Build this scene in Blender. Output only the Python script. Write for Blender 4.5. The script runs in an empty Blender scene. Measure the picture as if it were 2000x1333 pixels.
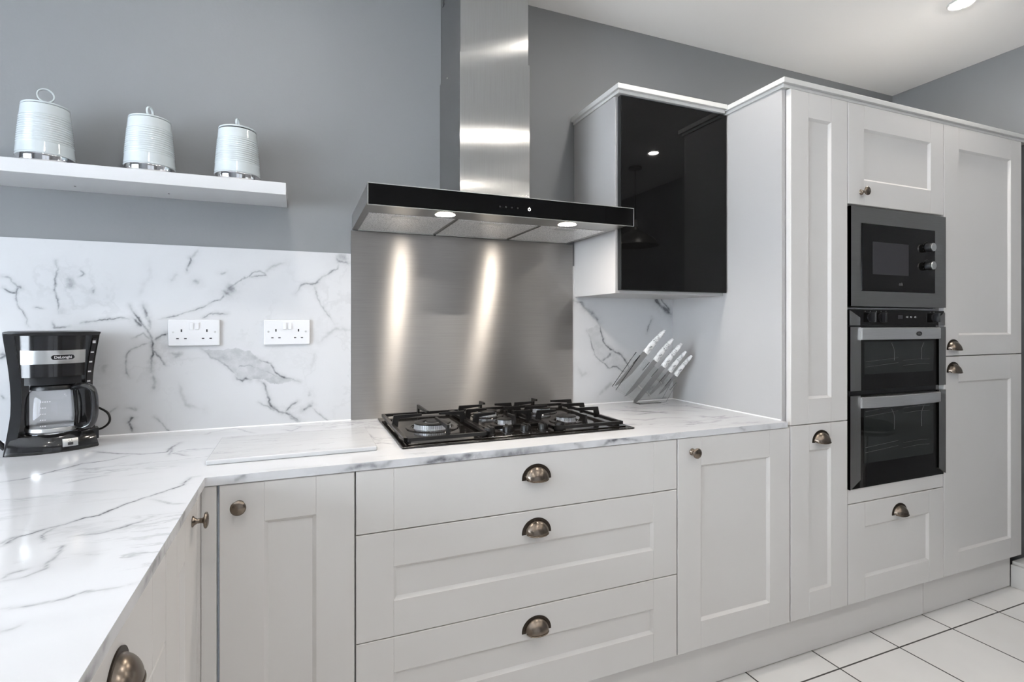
import bpy, bmesh, math, random
import numpy as np
from mathutils import Vector, Matrix
C = bpy.context.scene.collection
PI = math.pi

# ------------------------------------------------------------------ camera, world, exposure, lights
sc = bpy.context.scene
sc.view_settings.view_transform = 'Standard'
sc.view_settings.look = 'None'
sc.view_settings.gamma = 1.0
sc.view_settings.exposure = 0.07
sc.view_settings.use_curve_mapping = False
cam_d = bpy.data.cameras.new('camera')
cam_d.sensor_fit = 'HORIZONTAL'
cam_d.sensor_width = 36.0
cam_d.lens = 1022.9 / 2000 * 36.0
cam_d.shift_y = -32.4 / 2000
cam_d.clip_start = 0.02
cam = bpy.data.objects.new('camera', cam_d)
C.objects.link(cam)
cam.location = (-1.655, -1.3866, 1.2436)
cam.rotation_euler = (PI / 2, 0, -math.radians(22.04))
sc.camera = cam

world = bpy.data.worlds.new('sky')
sc.world = world
world.use_nodes = True
world.node_tree.nodes['Background'].inputs[0].default_value = (0.80, 0.89, 1.0, 1)
world.node_tree.nodes['Background'].inputs[1].default_value = 0.25

DAY_W = 178.0        # daylight through the side window
DAY_R = 9.0        # daylight through the glazed doors behind the camera
SPOT_E = 480.0       # ceiling downlight lens emission
HOOD_E = 240.0       # hood lamp lens emission

def area(name, loc, rot, sx, sy, power, col):
    d = bpy.data.lights.new(name, 'AREA')
    d.shape = 'RECTANGLE'; d.size = sx; d.size_y = sy
    d.energy = power; d.color = col
    o = bpy.data.objects.new(name, d); C.objects.link(o)
    o.location = loc; o.rotation_euler = rot
    return o
# wide window in the far side wall of the open-plan room: daylight comes in from outside it
WIN = dict(y0=-2.50, y1=-0.20, z0=0.55, z1=2.05)
area('window_daylight', (-4.62, (WIN['y0'] + WIN['y1']) / 2, (WIN['z0'] + WIN['z1']) / 2), (0, -PI / 2, 0),
     WIN['z1'] - WIN['z0'], WIN['y1'] - WIN['y0'], DAY_W, (0.86, 0.93, 1.0))
# glazed garden doors in the wall behind the camera
GD = dict(x0=-1.9, x1=0.3, z0=0.05, z1=2.10)
area('garden_door_daylight', ((GD['x0'] + GD['x1']) / 2, -3.75, 1.1), (PI / 2, 0, 0),
     GD['x1'] - GD['x0'], 2.0, DAY_R, (0.93, 0.96, 1.0))

# ------------------------------------------------------------------ helpers
def finish(name, bm, mat=None, parent=None, smooth=False, mats=None):
    bmesh.ops.recalc_face_normals(bm, faces=bm.faces)
    me = bpy.data.meshes.new(name)
    bm.to_mesh(me); bm.free()
    for m in (mats or ([mat] if mat else [])):
        me.materials.append(m)
    if smooth:
        me.polygons.foreach_set('use_smooth', [True] * len(me.polygons))
        try:
            if smooth == 'w': raise ValueError
            me.set_sharp_from_angle(angle=math.radians(35))
        except Exception:
            pass
    o = bpy.data.objects.new(name, me); C.objects.link(o)
    if smooth == 'w':
        wn = o.modifiers.new('weighted_normals', 'WEIGHTED_NORMAL'); wn.keep_sharp = False; wn.weight = 100
    if parent: o.parent = parent
    return o

def thing(name, label, cat, loc=(0, 0, 0), rotz=0, group=None):
    o = bpy.data.objects.new(name, None); C.objects.link(o)
    o.empty_display_size = 0.05
    o.location = loc; o.rotation_euler = (0, 0, rotz)
    o['label'] = label; o['category'] = cat
    if group: o['group'] = group
    return o

def tag(o, label, cat, group=None):
    o['label'] = label; o['category'] = cat
    if group: o['group'] = group
    return o

def struct(o):
    o['kind'] = 'structure'
    return o

def box(bm, x0, x1, y0, y1, z0, z1, bev=0.0, mi=0, seg=2):
    r = bmesh.ops.create_cube(bm, size=1.0)
    vs = r['verts']
    for v in vs:
        v.co = Vector((x0 + (v.co.x + .5) * (x1 - x0), y0 + (v.co.y + .5) * (y1 - y0), z0 + (v.co.z + .5) * (z1 - z0)))
    fs = set()
    for v in vs: fs.update(v.link_faces)
    for f in fs: f.material_index = mi
    if bev > 0:
        es = set()
        for v in vs: es.update(v.link_edges)
        rb = bmesh.ops.bevel(bm, geom=list(es), offset=bev, segments=seg, affect='EDGES', profile=0.5)
        for f in rb['faces']: f.material_index = mi
    return vs

def bx(name, x0, x1, y0, y1, z0, z1, mat, parent=None, bev=0.0):
    bm = bmesh.new(); box(bm, x0, x1, y0, y1, z0, z1, bev)
    return finish(name, bm, mat, parent, smooth='w' if bev > 0 else False)

def lathe(bm, prof, n=48, M=None, mi=0, cap0=False, cap1=False):
    """revolve (r,h) profile about z, then transform by M"""
    M = M or Matrix()
    rings = []
    for r, h in prof:
        rings.append([bm.verts.new(M @ Vector((r * math.cos(2 * PI * k / n), r * math.sin(2 * PI * k / n), h))) for k in range(n)])
    for a, b in zip(rings, rings[1:]):
        for k in range(n):
            f = bm.faces.new((a[k], a[(k + 1) % n], b[(k + 1) % n], b[k])); f.material_index = mi
    if cap0: bm.faces.new(list(reversed(rings[0]))).material_index = mi
    if cap1: bm.faces.new(rings[-1]).material_index = mi
    return rings

def tube(bm, pts, r, n=10, closed=False, mi=0, sx=1.0):
    pts = [Vector(p) for p in pts]
    rings = []; N = len(pts); up = None
    for i, p in enumerate(pts):
        if closed: t = pts[(i + 1) % N] - pts[i - 1]
        else: t = pts[min(i + 1, N - 1)] - pts[max(i - 1, 0)]
        t.normalize()
        if up is None:
            up = Vector((0, 0, 1)) if abs(t.z) < .9 else Vector((1, 0, 0))
        a = t.cross(up).normalized(); b = a.cross(t).normalized(); up = b
        rings.append([bm.verts.new(p + a * r * sx * math.cos(2 * PI * k / n) + b * r * math.sin(2 * PI * k / n)) for k in range(n)])
    m = N if closed else N - 1
    for i in range(m):
        A, B = rings[i], rings[(i + 1) % N]
        off = 0
        for k in range(n):
            bm.faces.new((A[k], A[(k + 1) % n], B[(k + 1) % n], B[k])).material_index = mi
    if not closed:
        bm.faces.new(list(reversed(rings[0]))); bm.faces.new(rings[-1])

def prism(bm, poly, M, d0, d1, mi=0):
    """extrude the 2D polygon (x,z) between depths d0,d1 (local y), transformed by M"""
    a = [bm.verts.new(M @ Vector((x, d0, z))) for x, z in poly]
    b = [bm.verts.new(M @ Vector((x, d1, z))) for x, z in poly]
    bm.faces.new(a).material_index = mi
    bm.faces.new(list(reversed(b))).material_index = mi
    n = len(poly)
    for i in range(n):
        bm.faces.new((a[i], b[i], b[(i + 1) % n], a[(i + 1) % n])).material_index = mi

def catmull(pts, n=8):
    P = [Vector(p) for p in pts]; P = [P[0] * 2 - P[1]] + P + [P[-1] * 2 - P[-2]]
    out = []
    for i in range(1, len(P) - 2):
        for k in range(n):
            t = k / n
            out.append(0.5 * ((2 * P[i]) + (P[i + 1] - P[i - 1]) * t + (2 * P[i - 1] - 5 * P[i] + 4 * P[i + 1] - P[i + 2]) * t * t + (3 * P[i] - P[i - 1] - 3 * P[i + 1] + P[i + 2]) * t ** 3))
    out.append(P[-2]); return out

def text_obj(name, s, size, mat, parent, loc, rot, depth=0.0004, italic=False):
    cu = bpy.data.curves.new('lettering', 'FONT')
    cu.body = s; cu.size = size; cu.extrude = depth; cu.align_x = 'CENTER'; cu.align_y = 'CENTER'
    cu.offset = size * 0.02
    if italic: cu.shear = 0.25
    t = bpy.data.objects.new('lettering', cu); C.objects.link(t)
    dg = bpy.context.evaluated_depsgraph_get()
    me = bpy.data.meshes.new_from_object(t.evaluated_get(dg))
    bpy.data.objects.remove(t)
    me.materials.clear(); me.materials.append(mat)
    o = bpy.data.objects.new(name, me); C.objects.link(o)
    o.parent = parent; o.location = loc; o.rotation_euler = rot
    return o

def uv_planar(o, ux, uz):
    me = o.data
    uv = me.uv_layers.new(name='UVMap')
    ux = Vector(ux); uz = Vector(uz)
    for l in me.loops:
        co = me.vertices[l.vertex_index].co
        uv.data[l.index].uv = (co.dot(ux), co.dot(uz))

# ------------------------------------------------------------------ materials
def nodes(m):
    m.use_nodes = True
    nt = m.node_tree
    return nt, nt.nodes, nt.links, nt.nodes['Principled BSDF']

def mat(name, col, rough=0.5, metal=0.0, spec=0.5, coat=0.0, bump=0.0, bscale=200, var=0.0, emit=None, estr=0, trans=0, ior=1.45, vscale=12):
    m = bpy.data.materials.new(name)
    nt, N, L, b = nodes(m)
    b.inputs['Base Color'].default_value = (*col, 1)
    b.inputs['Roughness'].default_value = rough
    b.inputs['Metallic'].default_value = metal
    b.inputs['Specular IOR Level'].default_value = spec
    b.inputs['IOR'].default_value = ior
    b.inputs['Coat Weight'].default_value = coat
    b.inputs['Coat Roughness'].default_value = 0.05
    b.inputs['Transmission Weight'].default_value = trans
    if emit:
        b.inputs['Emission Color'].default_value = (*emit, 1); b.inputs['Emission Strength'].default_value = estr
    tc = N.new('ShaderNodeTexCoord')
    if var > 0:
        n = N.new('ShaderNodeTexNoise'); n.inputs['Scale'].default_value = vscale; n.inputs['Detail'].default_value = 4
        L.new(tc.outputs['Object'], n.inputs['Vector'])
        mp = N.new('ShaderNodeMapRange'); mp.inputs['To Min'].default_value = 1 - var; mp.inputs['To Max'].default_value = 1 + var
        L.new(n.outputs['Fac'], mp.inputs['Value'])
        mx = N.new('ShaderNodeVectorMath'); mx.operation = 'SCALE'
        mx.inputs[0].default_value = col
        L.new(mp.outputs[0], mx.inputs['Scale']); L.new(mx.outputs[0], b.inputs['Base Color'])
    if bump > 0:
        n = N.new('ShaderNodeTexNoise'); n.inputs['Scale'].default_value = bscale; n.inputs['Detail'].default_value = 3
        L.new(tc.outputs['Object'], n.inputs['Vector'])
        bp = N.new('ShaderNodeBump'); bp.inputs['Strength'].default_value = bump; bp.inputs['Distance'].default_value = 0.001
        L.new(n.outputs['Fac'], bp.inputs['Height']); L.new(bp.outputs[0], b.inputs['Normal'])
    return m

def brushed(name, col, rough, aniso, rot, scale, warp=0.0, stretch=(1, 60)):
    """brushed sheet metal; UV x is the grain direction"""
    m = bpy.data.materials.new(name)
    nt, N, L, b = nodes(m)
    b.inputs['Metallic'].default_value = 1.0
    b.inputs['Anisotropic'].default_value = aniso
    b.inputs['Anisotropic Rotation'].default_value = rot
    tg = N.new('ShaderNodeTangent'); tg.direction_type = 'UV_MAP'; tg.uv_map = 'UVMap'
    L.new(tg.outputs[0], b.inputs['Tangent'])
    uv = N.new('ShaderNodeUVMap'); uv.uv_map = 'UVMap'
    mp = N.new('ShaderNodeMapping'); mp.inputs['Scale'].default_value = (stretch[0] * scale, stretch[1] * scale, 1)
    L.new(uv.outputs[0], mp.inputs[0])
    n = N.new('ShaderNodeTexNoise'); n.inputs['Scale'].default_value = 1; n.inputs['Detail'].default_value = 5
    L.new(mp.outputs[0], n.inputs['Vector'])
    r = N.new('ShaderNodeMapRange'); r.inputs['To Min'].default_value = 0.88; r.inputs['To Max'].default_value = 1.10
    L.new(n.outputs['Fac'], r.inputs['Value'])
    # soft blotches of handling on the sheet
    n2 = N.new('ShaderNodeTexNoise'); n2.inputs['Scale'].default_value = 5; n2.inputs['Detail'].default_value = 3
    L.new(uv.outputs[0], n2.inputs['Vector'])
    r2 = N.new('ShaderNodeMapRange'); r2.inputs['To Min'].default_value = rough * .85; r2.inputs['To Max'].default_value = rough * 1.15
    L.new(n2.outputs['Fac'], r2.inputs['Value']); L.new(r2.outputs[0], b.inputs['Roughness'])
    s = N.new('ShaderNodeVectorMath'); s.operation = 'SCALE'; s.inputs[0].default_value = col
    L.new(r.outputs[0], s.inputs['Scale']); L.new(s.outputs[0], b.inputs['Base Color'])
    if warp > 0:
        n3 = N.new('ShaderNodeTexNoise'); n3.inputs['Scale'].default_value = 2.2; n3.inputs['Detail'].default_value = 1
        L.new(uv.outputs[0], n3.inputs['Vector'])
        bp = N.new('ShaderNodeBump'); bp.inputs['Strength'].default_value = 1.0; bp.inputs['Distance'].default_value = warp
        L.new(n3.outputs['Fac'], bp.inputs['Height']); L.new(bp.outputs[0], b.inputs['Normal'])
    return m

def marble(name, base, vein, rough, stretch, seed, faint=0.5, coat=0.0):
    """printed marble: traced veins come from the mesh attribute 'vein', the fine ones from noise"""
    m = bpy.data.materials.new(name)
    nt, N, L, b = nodes(m)
    b.inputs['Roughness'].default_value = rough
    b.inputs['Coat Weight'].default_value = coat; b.inputs['Coat Roughness'].default_value = 0.03
    tc = N.new('ShaderNodeTexCoord')
    mp = N.new('ShaderNodeMapping'); mp.inputs['Scale'].default_value = stretch; mp.inputs['Location'].default_value = (seed, seed * .7, seed * 1.3)
    L.new(tc.outputs['Object'], mp.inputs[0])
    # domain warp
    nw = N.new('ShaderNodeTexNoise'); nw.inputs['Scale'].default_value = 2.5; nw.inputs['Detail'].default_value = 6; nw.inputs['Roughness'].default_value = .62
    L.new(mp.outputs[0], nw.inputs['Vector'])
    sub = N.new('ShaderNodeVectorMath'); sub.operation = 'SCALE'; sub.inputs['Scale'].default_value = 0.9
    L.new(nw.outputs['Color'], sub.inputs[0])
    add = N.new('ShaderNodeVectorMath'); add.operation = 'ADD'
    L.new(mp.outputs[0], add.inputs[0]); L.new(sub.outputs[0], add.inputs[1])
    def ridge(scale, width, amount, detail):
        n = N.new('ShaderNodeTexNoise'); n.inputs['Scale'].default_value = scale; n.inputs['Detail'].default_value = detail; n.inputs['Roughness'].default_value = .5
        L.new(add.outputs[0], n.inputs['Vector'])
        s = N.new('ShaderNodeMath'); s.operation = 'SUBTRACT'; s.inputs[1].default_value = .5; L.new(n.outputs['Fac'], s.inputs[0])
        a = N.new('ShaderNodeMath'); a.operation = 'ABSOLUTE'; L.new(s.outputs[0], a.inputs[0])
        r = N.new('ShaderNodeMapRange'); r.inputs['From Min'].default_value = 0; r.inputs['From Max'].default_value = width
        r.inputs['To Min'].default_value = amount; r.inputs['To Max'].default_value = 0; r.interpolation_type = 'SMOOTHSTEP'
        L.new(a.outputs[0], r.inputs['Value'])
        return r.outputs[0]
    def msk(scale, lo, hi, off):
        n = N.new('ShaderNodeTexNoise'); n.inputs['Scale'].default_value = scale; n.inputs['Detail'].default_value = 3
        o = N.new('ShaderNodeVectorMath'); o.operation = 'ADD'; o.inputs[1].default_value = (off, off, off)
        L.new(mp.outputs[0], o.inputs[0]); L.new(o.outputs[0], n.inputs['Vector'])
        r = N.new('ShaderNodeMapRange'); r.inputs['From Min'].default_value = lo; r.inputs['From Max'].default_value = hi; r.interpolation_type = 'SMOOTHSTEP'
        L.new(n.outputs['Fac'], r.inputs['Value']); return r.outputs[0]
    def mul(a, c):
        k = N.new('ShaderNodeMath'); k.operation = 'MULTIPLY'; L.new(a, k.inputs[0])
        if isinstance(c, float): k.inputs[1].default_value = c
        else: L.new(c, k.inputs[1])
        return k.outputs[0]
    def mxx(a, c):
        k = N.new('ShaderNodeMath'); k.operation = 'MAXIMUM'; L.new(a, k.inputs[0]); L.new(c, k.inputs[1]); return k.outputs[0]
    def plus(a, c):
        k = N.new('ShaderNodeMath'); k.operation = 'ADD'; k.use_clamp = True; L.new(a, k.inputs[0]); L.new(c, k.inputs[1]); return k.outputs[0]
    v1 = mul(ridge(1.6, .022, .62 * faint, 3), msk(2.2, .5, .62, 7))
    v2 = mul(ridge(3.4, .03, .42 * faint, 3), msk(3.0, .5, .65, 21))
    cl = mul(msk(3.2, .45, .8, 33), 0.16 * faint + 0.04)
    at = N.new('ShaderNodeAttribute'); at.attribute_name = 'vein'
    # break up the traced veins
    nb = N.new('ShaderNodeTexNoise'); nb.inputs['Scale'].default_value = 60; nb.inputs['Detail'].default_value = 3
    L.new(tc.outputs['Object'], nb.inputs['Vector'])
    rb = N.new('ShaderNodeMapRange'); rb.inputs['From Min'].default_value = .3; rb.inputs['From Max'].default_value = .62
    rb.inputs['To Min'].default_value = .55; rb.inputs['To Max'].default_value = 1.05
    L.new(nb.outputs['Fac'], rb.inputs['Value'])
    tr = mul(at.outputs['Fac'], rb.outputs[0])
    fac = plus(plus(mxx(v1, v2), cl), tr)
    mx = N.new('ShaderNodeMix'); mx.data_type = 'RGBA'
    mx.inputs[6].default_value = (*base, 1); mx.inputs[7].default_value = (*vein, 1)
    L.new(fac, mx.inputs[0]); L.new(mx.outputs[2], b.inputs['Base Color'])
    return m

M = {}
M['paint'] = mat('cabinet_paint', (0.655, 0.638, 0.62), 0.38, bump=0.05, bscale=500)
M['cornice'] = mat('cornice_paint', (0.66, 0.655, 0.64), 0.35)
M['carcass'] = mat('carcass_board', (0.43, 0.423, 0.42), 0.40)  # side panels share the door paint, toned darker here to offset window light
M['gap'] = mat('gap_shade_dark', (0.05, 0.05, 0.05), 0.7)  # dark tone painted as shade for the gap beside the larder
M['wall'] = mat('grey_wall_paint', (0.200, 0.205, 0.213), 0.75, bump=0.25, bscale=140, var=0.03, vscale=3)
M['ceiling'] = mat('ceiling_paint', (0.90, 0.89, 0.878), 0.85, bump=0.15, bscale=90)
M['white'] = mat('white_laminate', (0.53, 0.533, 0.54), 0.35)
M['gloss_white'] = mat('white_socket_plastic', (0.70, 0.705, 0.72), 0.22, coat=0.3)
M['slot'] = mat('socket_slot_dark', (0.03, 0.03, 0.035), 0.6)
M['bronze'] = mat('antique_bronze', (0.20, 0.165, 0.135), 0.27, metal=1.0, var=0.25, vscale=60)
M['bronze_dark'] = mat('dark_bronze_rim', (0.055, 0.045, 0.038), 0.4, metal=1.0)
M['black_glass'] = mat('black_glass', (0.004, 0.004, 0.004), 0.02, spec=0.28)
M['black_plastic'] = mat('gloss_black_plastic', (0.012, 0.012, 0.013), 0.12, coat=0.4)
M['soft_black'] = mat('satin_black_plastic', (0.013, 0.0135, 0.015), 0.30, spec=0.35)
M['iron'] = mat('cast_iron_enamel', (0.010, 0.0093, 0.009), 0.30, spec=0.4, bump=0.3, bscale=600)
M['hob_glass'] = mat('hob_enamel', (0.012, 0.0105, 0.0098), 0.10, spec=0.5)
M['alu'] = mat('burner_aluminium', (0.78, 0.79, 0.81), 0.42, metal=0.55)
M['chrome'] = mat('chrome', (0.82, 0.82, 0.83), 0.08, metal=1.0)
M['satin'] = mat('satin_metal', (0.62, 0.62, 0.61), 0.3, metal=1.0)
M['enamel'] = mat('pale_blue_enamel', (0.47, 0.515, 0.53), 0.10, coat=0.5)
M['marble_wall'] = marble('marble_splash', (0.57, 0.574, 0.585), (0.13, 0.135, 0.145), 0.13, (1, 1, 1), 3.1, 0.18)
M['marble_top'] = marble('marble_worktop', (0.67, 0.675, 0.69), (0.14, 0.14, 0.155), 0.10, (0.8, 2.2, 1), 11.3, 0.6)
M['marble_board'] = marble('marble_cutting_board', (0.58, 0.582, 0.587), (0.36, 0.363, 0.37), 0.22, (3, 12, 6), 5.5, 0.9)
M['sealant'] = mat('white_sealant', (0.86, 0.86, 0.87), 0.4)
M['steel_h'] = brushed('brushed_splash_steel', (0.39, 0.378, 0.365), 0.37, 1.0, 0.25, 3.0, stretch=(2, 120))
M['steel_v'] = brushed('brushed_duct_steel', (0.40, 0.397, 0.387), 0.16, 1.0, 0.25, 3.0, stretch=(2, 100))
M['steel_app'] = brushed('brushed_appliance_steel', (0.30, 0.295, 0.285), 0.32, 0.6, 0.25, 3.0, stretch=(4, 140))
M['steel_handle'] = brushed('brushed_handle_steel', (0.80, 0.79, 0.78), 0.30, 0.6, 0.25, 3.0, stretch=(4, 140))
M['steel_plain'] = mat('hood_body_steel', (0.40, 0.395, 0.385), 0.3, metal=1.0)
M['lens'] = mat('downlight_lens', (1, 1, 1), 0.4, emit=(1.0, 0.945, 0.875), estr=SPOT_E)
M['hood_lens'] = mat('hood_lamp_lens', (1, 1, 1), 0.4, emit=(1.0, 0.90, 0.78), estr=HOOD_E)
M['icon'] = mat('lit_touch_icon', (1, 1, 1), 0.4, emit=(1.0, 0.98, 0.95), estr=1.2)
M['print'] = mat('pale_printed_mark', (0.62, 0.62, 0.64), 0.4)
M['dim_print'] = mat('dim_grey_print', (0.13, 0.13, 0.13), 0.4)
M['faint_print'] = mat('faint_touch_print', (0.022, 0.022, 0.022), 0.3)
M['grey_panel'] = mat('satin_grey_panel', (0.66, 0.66, 0.67), 0.18, metal=0.7)
M['acrylic'] = mat('clear_acrylic', (0.97, 0.98, 0.98), 0.02, trans=1.0, ior=1.30)
M['glass'] = mat('carafe_glass', (0.96, 0.97, 0.98), 0.01, trans=1.0, ior=1.25)
M['blade'] = mat('knife_blade_steel', (0.34, 0.34, 0.345), 0.32, metal=1.0)
M['knife_handle'] = marble('marbled_knife_handle', (0.82, 0.82, 0.81), (0.05, 0.05, 0.06), 0.25, (22, 22, 22), 4.2, 3.0)
M['pane'] = mat('window_glass', (0.95, 0.97, 1.0), 0.0, trans=1.0, ior=1.02)
M['pendant'] = mat('pendant_grey_metal', (0.20, 0.20, 0.20), 0.35, metal=0.4)
M['cable'] = mat('black_cable', (0.015, 0.015, 0.016), 0.4)

def filter_mat():
    m = bpy.data.materials.new('hood_filter_mesh')
    nt, N, L, b = nodes(m)
    b.inputs['Metallic'].default_value = .85; b.inputs['Roughness'].default_value = .42
    tc = N.new('ShaderNodeTexCoord')
    v = N.new('ShaderNodeTexVoronoi'); v.inputs['Scale'].default_value = 210
    L.new(tc.outputs['Object'], v.inputs['Vector'])
    r = N.new('ShaderNodeMapRange'); r.inputs['From Min'].default_value = .15; r.inputs['From Max'].default_value = .5
    L.new(v.outputs['Distance'], r.inputs['Value'])
    mx = N.new('ShaderNodeMix'); mx.data_type = 'RGBA'; mx.inputs[6].default_value = (.42, .415, .41, 1); mx.inputs[7].default_value = (.90, .89, .88, 1)
    L.new(r.outputs[0], mx.inputs[0]); L.new(mx.outputs[2], b.inputs['Base Color'])
    return m
M['filter'] = filter_mat()

def oven_glass(name, cx0, cx1, cz0, cz1):
    m = mat(name, (0.02, 0.021, 0.021), 0.04, spec=0.6)
    return m
M['oven_window'] = mat('smoked_oven_window', (0.016, 0.019, 0.018), 0.03, spec=0.4)
M['mw_window'] = mat('microwave_window_mesh', (0.035, 0.034, 0.038), 0.12, spec=0.3)

def floor_mat():
    m = bpy.data.materials.new('floor_tiles')
    nt, N, L, b = nodes(m)
    tc = N.new('ShaderNodeTexCoord')
    mp = N.new('ShaderNodeMapping'); mp.inputs['Location'].default_value = (-0.152, 0.078, 0)
    L.new(tc.outputs['Object'], mp.inputs[0])
    br = N.new('ShaderNodeTexBrick'); br.offset = 0; br.inputs['Scale'].default_value = 1
    br.inputs['Brick Width'].default_value = .331; br.inputs['Row Height'].default_value = .331
    br.inputs['Mortar Size'].default_value = .0032; br.inputs['Mortar Smooth'].default_value = .1
    br.inputs['Color1'].default_value = (.76, .75, .735, 1); br.inputs['Color2'].default_value = (.74, .73, .715, 1)
    br.inputs['Mortar'].default_value = (.06, .058, .055, 1)
    L.new(mp.outputs[0], br.inputs['Vector'])
    n = N.new('ShaderNodeTexNoise'); n.inputs['Scale'].default_value = 4; n.inputs['Detail'].default_value = 5
    L.new(tc.outputs['Object'], n.inputs['Vector'])
    r = N.new('ShaderNodeMapRange'); r.inputs['To Min'].default_value = .9; r.inputs['To Max'].default_value = 1.06
    L.new(n.outputs['Fac'], r.inputs['Value'])
    s = N.new('ShaderNodeVectorMath'); s.operation = 'SCALE'; L.new(br.outputs['Color'], s.inputs[0]); L.new(r.outputs[0], s.inputs['Scale'])
    L.new(s.outputs[0], b.inputs['Base Color'])
    b.inputs['Roughness'].default_value = .22
    bp = N.new('ShaderNodeBump'); bp.invert = True; bp.inputs['Distance'].default_value = .002; bp.inputs['Strength'].default_value = .6
    L.new(br.outputs['Fac'], bp.inputs['Height']); L.new(bp.outputs[0], b.inputs['Normal'])
    return m
M['floor'] = floor_mat()

# ------------------------------------------------------------------ the room
XL, XR, YB, YF, ZC = -4.40, 1.58, 0.633, -3.45, 2.59
def wall_with_hole(name, axis, pos, a0, a1, z1, hole, mat_, thick):
    """wall in the plane axis=pos, from a0..a1 along the other axis, hole=(h0,h1,z0,z1)"""
    bm = bmesh.new()
    h0, h1, hz0, hz1 = hole
    for (p, q, r, s) in ((a0, h0, 0, z1), (h1, a1, 0, z1), (h0, h1, 0, hz0), (h0, h1, hz1, z1)):
        if axis == 'x': box(bm, min(pos, pos + thick), max(pos, pos + thick), p, q, r, s)
        else: box(bm, p, q, min(pos, pos + thick), max(pos, pos + thick), r, s)
    return struct(finish(name, bm, mat_))
struct(bx('floor', XL - .15, XR + .15, YF - .15, YB + .15, -.1, 0, M['floor']))
struct(bx('ceiling', XL - .15, XR + .15, YF - .15, YB + .15, ZC, ZC + .1, M['ceiling']))
struct(bx('wall_back', XL - .15, XR + .15, YB, YB + .15, 0, ZC, M['wall']))
struct(bx('wall_right', XR, XR + .15, YF, YB, 0, ZC, M['wall']))
wall_with_hole('wall_left', 'x', XL, YF, YB, ZC, (WIN['y0'], WIN['y1'], WIN['z0'], WIN['z1']), M['wall'], -.15)
wall_with_hole('wall_front', 'y', YF, XL - .15, XR + .15, ZC, (GD['x0'], GD['x1'], GD['z0'], GD['z1']), M['wall'], -.15)
bm = bmesh.new()
y0, y1, z0, z1 = WIN['y0'], WIN['y1'], WIN['z0'], WIN['z1']
for a in ((y0, y0 + .05, z0, z1), (y1 - .05, y1, z0, z1), (y0, y1, z0, z0 + .05), (y0, y1, z1 - .05, z1), ((y0 + y1) / 2 - .03, (y0 + y1) / 2 + .03, z0, z1)):
    box(bm, XL - .11, XL - .05, *a, .003)
w1 = struct(finish('window_1', bm, M['white']))
bx('pane', XL - .082, XL - .078, y0 + .05, y1 - .05, z0 + .05, z1 - .05, M['pane'], w1)
bm = bmesh.new()
x0, x1, z0, z1 = GD['x0'], GD['x1'], GD['z0'], GD['z1']
xm = (x0 + x1) / 2
for a in ((x0, x0 + .08, z0, z1), (x1 - .08, x1, z0, z1), (xm - .08, xm + .08, z0, z1)): box(bm, a[0], a[1], YF - .11, YF - .05, a[2], a[3], .003)
for a in ((x0, x1, z0, z0 + .12), (x0, x1, z1 - .08, z1)): box(bm, a[0], a[1], YF - .11, YF - .05, a[2], a[3], .003)
d1 = struct(finish('door_1', bm, M['white']))
bx('pane', x0 + .08, x1 - .08, YF - .082, YF - .078, z0 + .12, z1 - .08, M['pane'], d1)
bm = bmesh.new()
box(bm, 1.468, XR, -3.2, .028, 0, .105, .002); box(bm, 1.476, XR, -3.2, .028, .105, .122, .005)
struct(finish('baseboard_right', bm, M['cornice'], smooth='w'))

# ceiling downlights (recessed): a grid of nine
bmr = bmesh.new(); lathe(bmr, [(.036, -.004), (.037, -.006), (.045, -.006), (.048, -.003), (.048, 0)], 32)
bml = bmesh.new(); lathe(bml, [(.0005, -.0120), (.012, -.0115), (.024, -.0095), (.032, -.0065), (.036, -.0035)], 32, cap0=False)
where = {(-1.81, -.06): 'recessed white ceiling downlight above the canister shelf', (-.45, -.06): 'recessed white ceiling downlight in front of the cooker hood chimney',
         (.91, -.06): 'recessed white ceiling downlight glowing above the built-in ovens, top right of the photo'}
proto = None
for gy in (-.06, -1.43, -2.8):
    for gx in (-1.81, -.45, .91):
        lab = where.get((gx, gy))
        if not lab:
            row = 'middle row of the ceiling' if gy == -1.43 else 'row nearest the garden doors'
            col = {-1.81: 'window side', -.45: 'centre', .91: 'oven wall side'}[gx]
            lab = 'recessed white downlight in the %s, %s' % (row, col)
        if proto is None:
            t = thing('ceiling_downlight', lab, 'ceiling light', (gx, gy, ZC), 0, 'recessed ceiling downlights')
            ring = finish('trim_ring', bmr, M['white'], t, smooth=True)
            lens = finish('lens', bml, M['lens'], t)
            proto = (t, ring, lens)
        else:
            t = proto[0].copy(); C.objects.link(t); t.location = (gx, gy, ZC); t['label'] = lab
            for p in proto[1:]:
                c = p.copy(); C.objects.link(c); c.parent = t

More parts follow.
